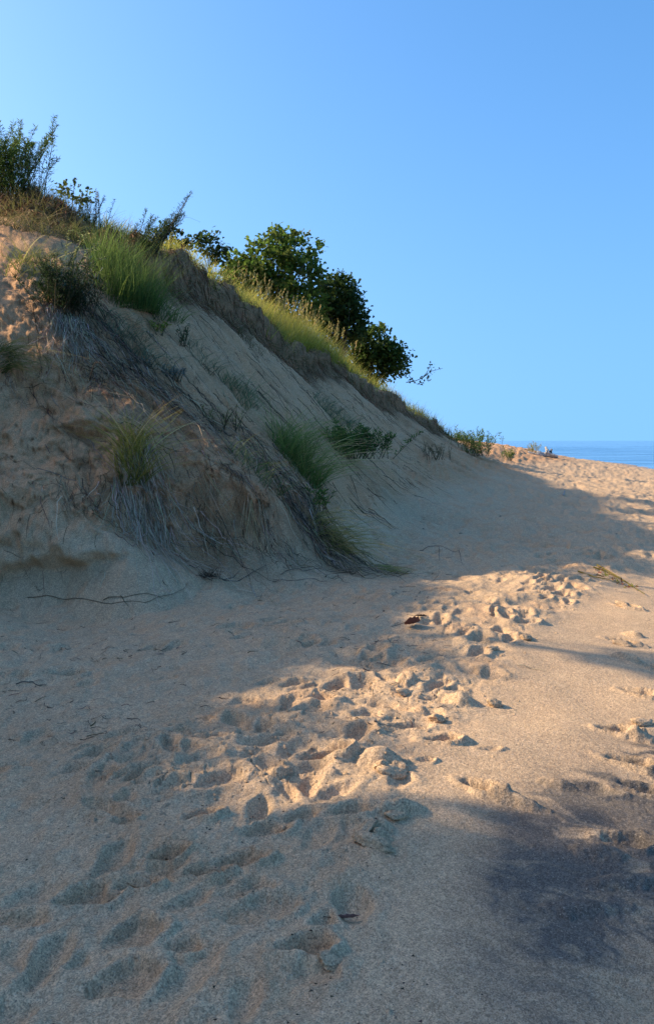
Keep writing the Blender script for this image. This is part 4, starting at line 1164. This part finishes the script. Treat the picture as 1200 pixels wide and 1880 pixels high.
def dead_leaf(px, py, size, rot, tilt, col, label, narrow=1.0):
    b = at(px, py) + np.array([0, 0, .012])
    t = empty('dead_leaf', b, label, 'leaf')
    nu, nv = 13, 9
    u = np.linspace(0, 1, nu); v = np.linspace(-1, 1, nv)
    wdt = np.interp(u, [0, .1, .25, .38, .5, .62, .75, .88, 1], [.03, .22, .40, .28, .46, .30, .38, .18, .02])
    Uu, Vv = np.meshgrid(u, v, indexing='ij')
    x = Uu - .5; yv = Vv * wdt[:, None] * narrow
    z = .34 * np.abs(Vv) ** 1.6 * wdt[:, None] + .20 * (Uu - .45) ** 2 + .03 * pn(Uu * 6 + px, Vv * 3)
    p = np.stack([x, yv, z], -1).reshape(-1, 3) * size
    ct_, st_ = math.cos(tilt), math.sin(tilt); p = p @ np.array([[1, 0, 0], [0, ct_, st_], [0, -st_, ct_]])
    cr, sr = math.cos(rot), math.sin(rot); p = p @ np.array([[cr, sr, 0], [-sr, cr, 0], [0, 0, 1]])
    p[:, 2] -= p[:, 2].min()
    ix = np.arange(nu * nv).reshape(nu, nv)
    q = np.stack([ix[:-1, :-1], ix[:-1, 1:], ix[1:, 1:], ix[1:, :-1]], -1).reshape(-1, 4)
    th = np.array([0, 0, size * .012])
    g = Geo(); g.add(p + b, q, None, jitter_col(col, len(p), .2)); g.add(p + b - th, q[:, ::-1], None, np.asarray(col) * .7)
    g.build('blade', M_DRY, t, smooth=True)
    g = Geo(); mid = p[(nv // 2)::nv] + b
    tube(g, mid + np.array([0, 0, .003]), size * .012, np.asarray(col) * 1.5, 4)
    s0 = mid[0]; dv = mid[0] - mid[2]; dv[2] = 0; dv = dv / np.linalg.norm(dv)
    k = np.linspace(0, 1, 6)[:, None]
    tube(g, s0 + dv * k * size * .7 + np.array([0, 0, -1.0]) * (s0[2] - b[2] - .004) * k + np.array([dv[1], -dv[0], 0]) * size * .2 * k ** 2, size * .014, (.05, .035, .03), 4)
    g.build('stem', M_DRY, t)
dead_leaf(757, 1152, .15, .45, -.75, (.26, .115, .075), 'curled reddish brown dead leaf on the sunlit trodden ridge')
dead_leaf(636, 1692, .085, .1, -.5, (.30, .18, .15), 'purplish curled dead leaf with a long stem on the shaded sand in front', .5)
dead_leaf(772, 1134, .10, -.1, -.2, (.07, .05, .04), 'narrow blackish dead leaf just behind the curled reddish brown leaf', .35)

# driftwood stump
b = at(1003, 838)
t = empty('driftwood', b, 'bleached driftwood stump with two upright prongs at the water edge of the far beach', 'driftwood')
S = b[1] / FPX
def dw(path, r0, r1, name):
    g = Geo(); pts = np.array([b + np.array([x * S, dy, z * S]) for x, z, dy in path])
    k = np.linspace(0, 1, len(pts)); kk = np.linspace(0, 1, 10)
    q = np.stack([np.interp(kk, k, pts[:, j]) for j in range(3)], 1) + rng.normal(0, r0 * .12, (10, 3))
    tube(g, q, np.linspace(r0, r1, 10) * rng.uniform(.85, 1.15, 10), (.4, .37, .33), 8)
    return g.build(name, M_DRIFT, t, smooth=True)
dw([(-18, 4, 0), (-6, 3, 0), (4, 3, -.1), (17, 0, -.2)], .20, .10, 'trunk')
dw([(2, 3, 0), (2, 10, .1), (-1, 17, .2)], .17, .05, 'prong'); dw([(6, 2, 0), (8, 9, .1), (9, 14, .1)], .12, .04, 'prong')
dw([(-2, 8, -.1), (4, 4, -.2), (14, 1, -.3)], .12, .05, 'root'); dw([(-32, 7, .3), (-22, 5, .2), (-14, 3, .1)], .09, .04, 'limb')

# broken chunks of sand crust
def clod_mesh(seed, rx, ry, rz):
    r = np.random.default_rng(seed)
    nu, nv = 26, 15
    th = np.linspace(0, 2 * np.pi, nu, endpoint=False); ph = np.linspace(-.5, .5, nv) * np.pi
    T, F = np.meshgrid(th, ph, indexing='ij')
    d = np.stack([np.cos(F) * np.cos(T), np.cos(F) * np.sin(T), np.sin(F)], -1)
    pl = unit(r.normal(size=(7, 3))); rad = r.uniform(.45, 1, 7)
    dd = np.einsum('ijk,lk->ijl', d, pl)
    rr = np.min(np.where(dd > .05, rad / np.maximum(dd, .05), 9), -1); rr = np.minimum(rr, 1.2)
    rr = rr * (1 + .30 * fbm(d[..., 0] * 2.1 + seed * 3.7, d[..., 1] * 2.1 + d[..., 2] * 1.7, 4, .65) * np.cos(F) ** .5)
    v = d * rr[..., None] * np.array([rx, ry, rz])
    ix = np.arange(nu * nv).reshape(nu, nv); nx = np.roll(ix, -1, 0)
    q = np.stack([ix[:, :-1], nx[:, :-1], nx[:, 1:], ix[:, 1:]], -1).reshape(-1, 4)
    me = raw_mesh('sand_clod', v.reshape(-1, 3), q, None, False)
    me.materials.append(M_SAND)
    return me
CL = [clod_mesh(k, .07 + .012 * (k % 3), .048, .028 + .006 * (k % 2)) for k in range(7)]
def clod(px, py, s, rot, tilt, label, group=None):
    b = at(px, py)
    o = bpy.data.objects.new('sand_clod', CL[int(px + py) % 7]); COL.objects.link(o)
    o.location = b + np.array([0, 0, .012 * s]); o.scale = (s, s, s); o.rotation_euler = (tilt, tilt * .6, rot)
    return tag(o, label, 'clod', group)
for px, py, s, rot, tl, lab in (
        (722, 1424, .85, .3, .5, 'cracked sand clod on the right end of the large sunlit footprint pile'),
        (700, 1408, .7, 1.1, .3, 'pale sand clod on top of the large sunlit footprint pile'),
        (685, 1550, .75, -.5, .6, 'lower of the broken sand clods at the edge of the lone half lit mound'),
        (672, 1528, .65, .9, -.5, 'left sand clod on the lone half lit mound in front'),
        (730, 1500, .6, .4, .3, 'sunlit sand clod crowning the lone half lit mound'),
        (700, 1540, .6, .2, .7, 'grey sand clod in the middle of the lone half lit mound'),
        (962, 1174, .7, 0, .2, 'rounded sand clod casting a shadow at the right edge of the trodden ridge'),
        (905, 1192, .6, .4, .3, 'grey sand clod left of the rounded clod on the trodden ridge'),
        (1140, 1112, .8, -.5, .4, 'dark shaded sand clod beside a footprint near the dried plant'),
        (1138, 1184, .8, -.4, .2, 'flat sand clod with a dark shadow near the right edge'),
        (745, 1275, .7, .4, .5, 'grey sand clod in the middle of the trodden ridge'),
        (905, 1296, .75, .1, .4, 'grey cracked sand clod at the tip of the trodden ridge above the smooth sand'),
        (800, 1322, .7, .6, .4, 'small sand clod between two footprints on the trodden ridge'),
        (1180, 1330, .8, .2, .3, 'pale sand clod at the right edge beside a deep footprint'),
        (255, 1626, .55, .0, .3, 'flat lifted flake of sand crust in the shaded left foreground'),
        (605, 1768, .55, .3, .4, 'broken flake of sand crust at the rim of the front footprint')):
    clod(px, py, s, rot, tl, lab)
# crumbs and flecks
def scatter(name, n, fn, size, flat_, mat, cols=None):
    g = Geo()
    x, y = fn(n); n = len(x)
    z = hz(x, y)
    s = size * rng.uniform(.4, 1.6, n)
    base = np.array([[1, 0, 0], [-.5, .8, 0], [-.5, -.8, 0], [0, 0, .9]])
    tri = np.array([[0, 1, 3], [1, 2, 3], [2, 0, 3]])
    a = rng.uniform(0, 6.28, n)
    st_ = base[None] * (s[:, None, None] * rng.uniform(.5, 1.4, (n, 4, 1))) * np.array([1, 1, flat_])
    v = np.stack([st_[..., 0] * np.cos(a)[:, None] - st_[..., 1] * np.sin(a)[:, None], st_[..., 0] * np.sin(a)[:, None] + st_[..., 1] * np.cos(a)[:, None], st_[..., 2]], -1) + np.stack([x, y, z], 1)[:, None]
    t = (np.arange(n)[:, None, None] * 4 + tri[None]).reshape(-1, 3)
    c = np.repeat(cols(n), 4, 0) if cols else (.4, .3, .2)
    g.add(v.reshape(-1, 3), None, t, c)
    return tag(g.build(name, mat), kind='stuff')
def beach_pts(lo, hi, left, pw=1.0):
    def f(n):
        y = lo * np.exp(rng.uniform(0, 1, n) * math.log(hi / lo)); x = rng.uniform(-.42, left, n) * y
        k = hz(x, y) < .32
        m = fbm(x * 1.3 + 4, y * 1.3, 3)
        k &= rng.uniform(0, 1, n) < np.clip(.35 + pw * m, .03, 1)
        return x[k], y[k]
    return f
scatter('dark_flecks', 1600, beach_pts(2.2, 14, .12, 1.3), .0055, .4, M_DRY, lambda n: jitter_col((.045, .034, .026), n, .5))
def ridge_pts(n):
    L = np.array([r[:2] for r in RIDGE]); t = rng.uniform(0, len(L) - 1.01, n); i = t.astype(int); f = (t - i)[:, None]
    p = L[i] * (1 - f) + L[i + 1] * f + rng.normal(0, .38, (n, 2)); return p[:, 0], p[:, 1]
g = Geo()
x, y = beach_pts(4.5, 16, .14, 1.2)(1500); n = len(x)
cc = jitter_col((.085, .062, .045), n, .6)
drape(g, x, y, (1, -.1), rng.uniform(.02, .14, n) , rng.uniform(.003, .008, n), cc, cc, lift=.008, wob=1.6, seg=4)
tag(g.build('twig_bits', M_DRY), kind='stuff')
scatter('sand_crumbs', 1500, ridge_pts, .012, .8, M_SAND)
scatter('sand_crumbs', 900, beach_pts(2.1, 9, .1, 1.0), .009, .8, M_SAND)
scatter('far_litter', 260, beach_pts(12, 60, .36, 1.0), .04, .3, M_DRY, lambda n: jitter_col((.10, .075, .05), n, .5))
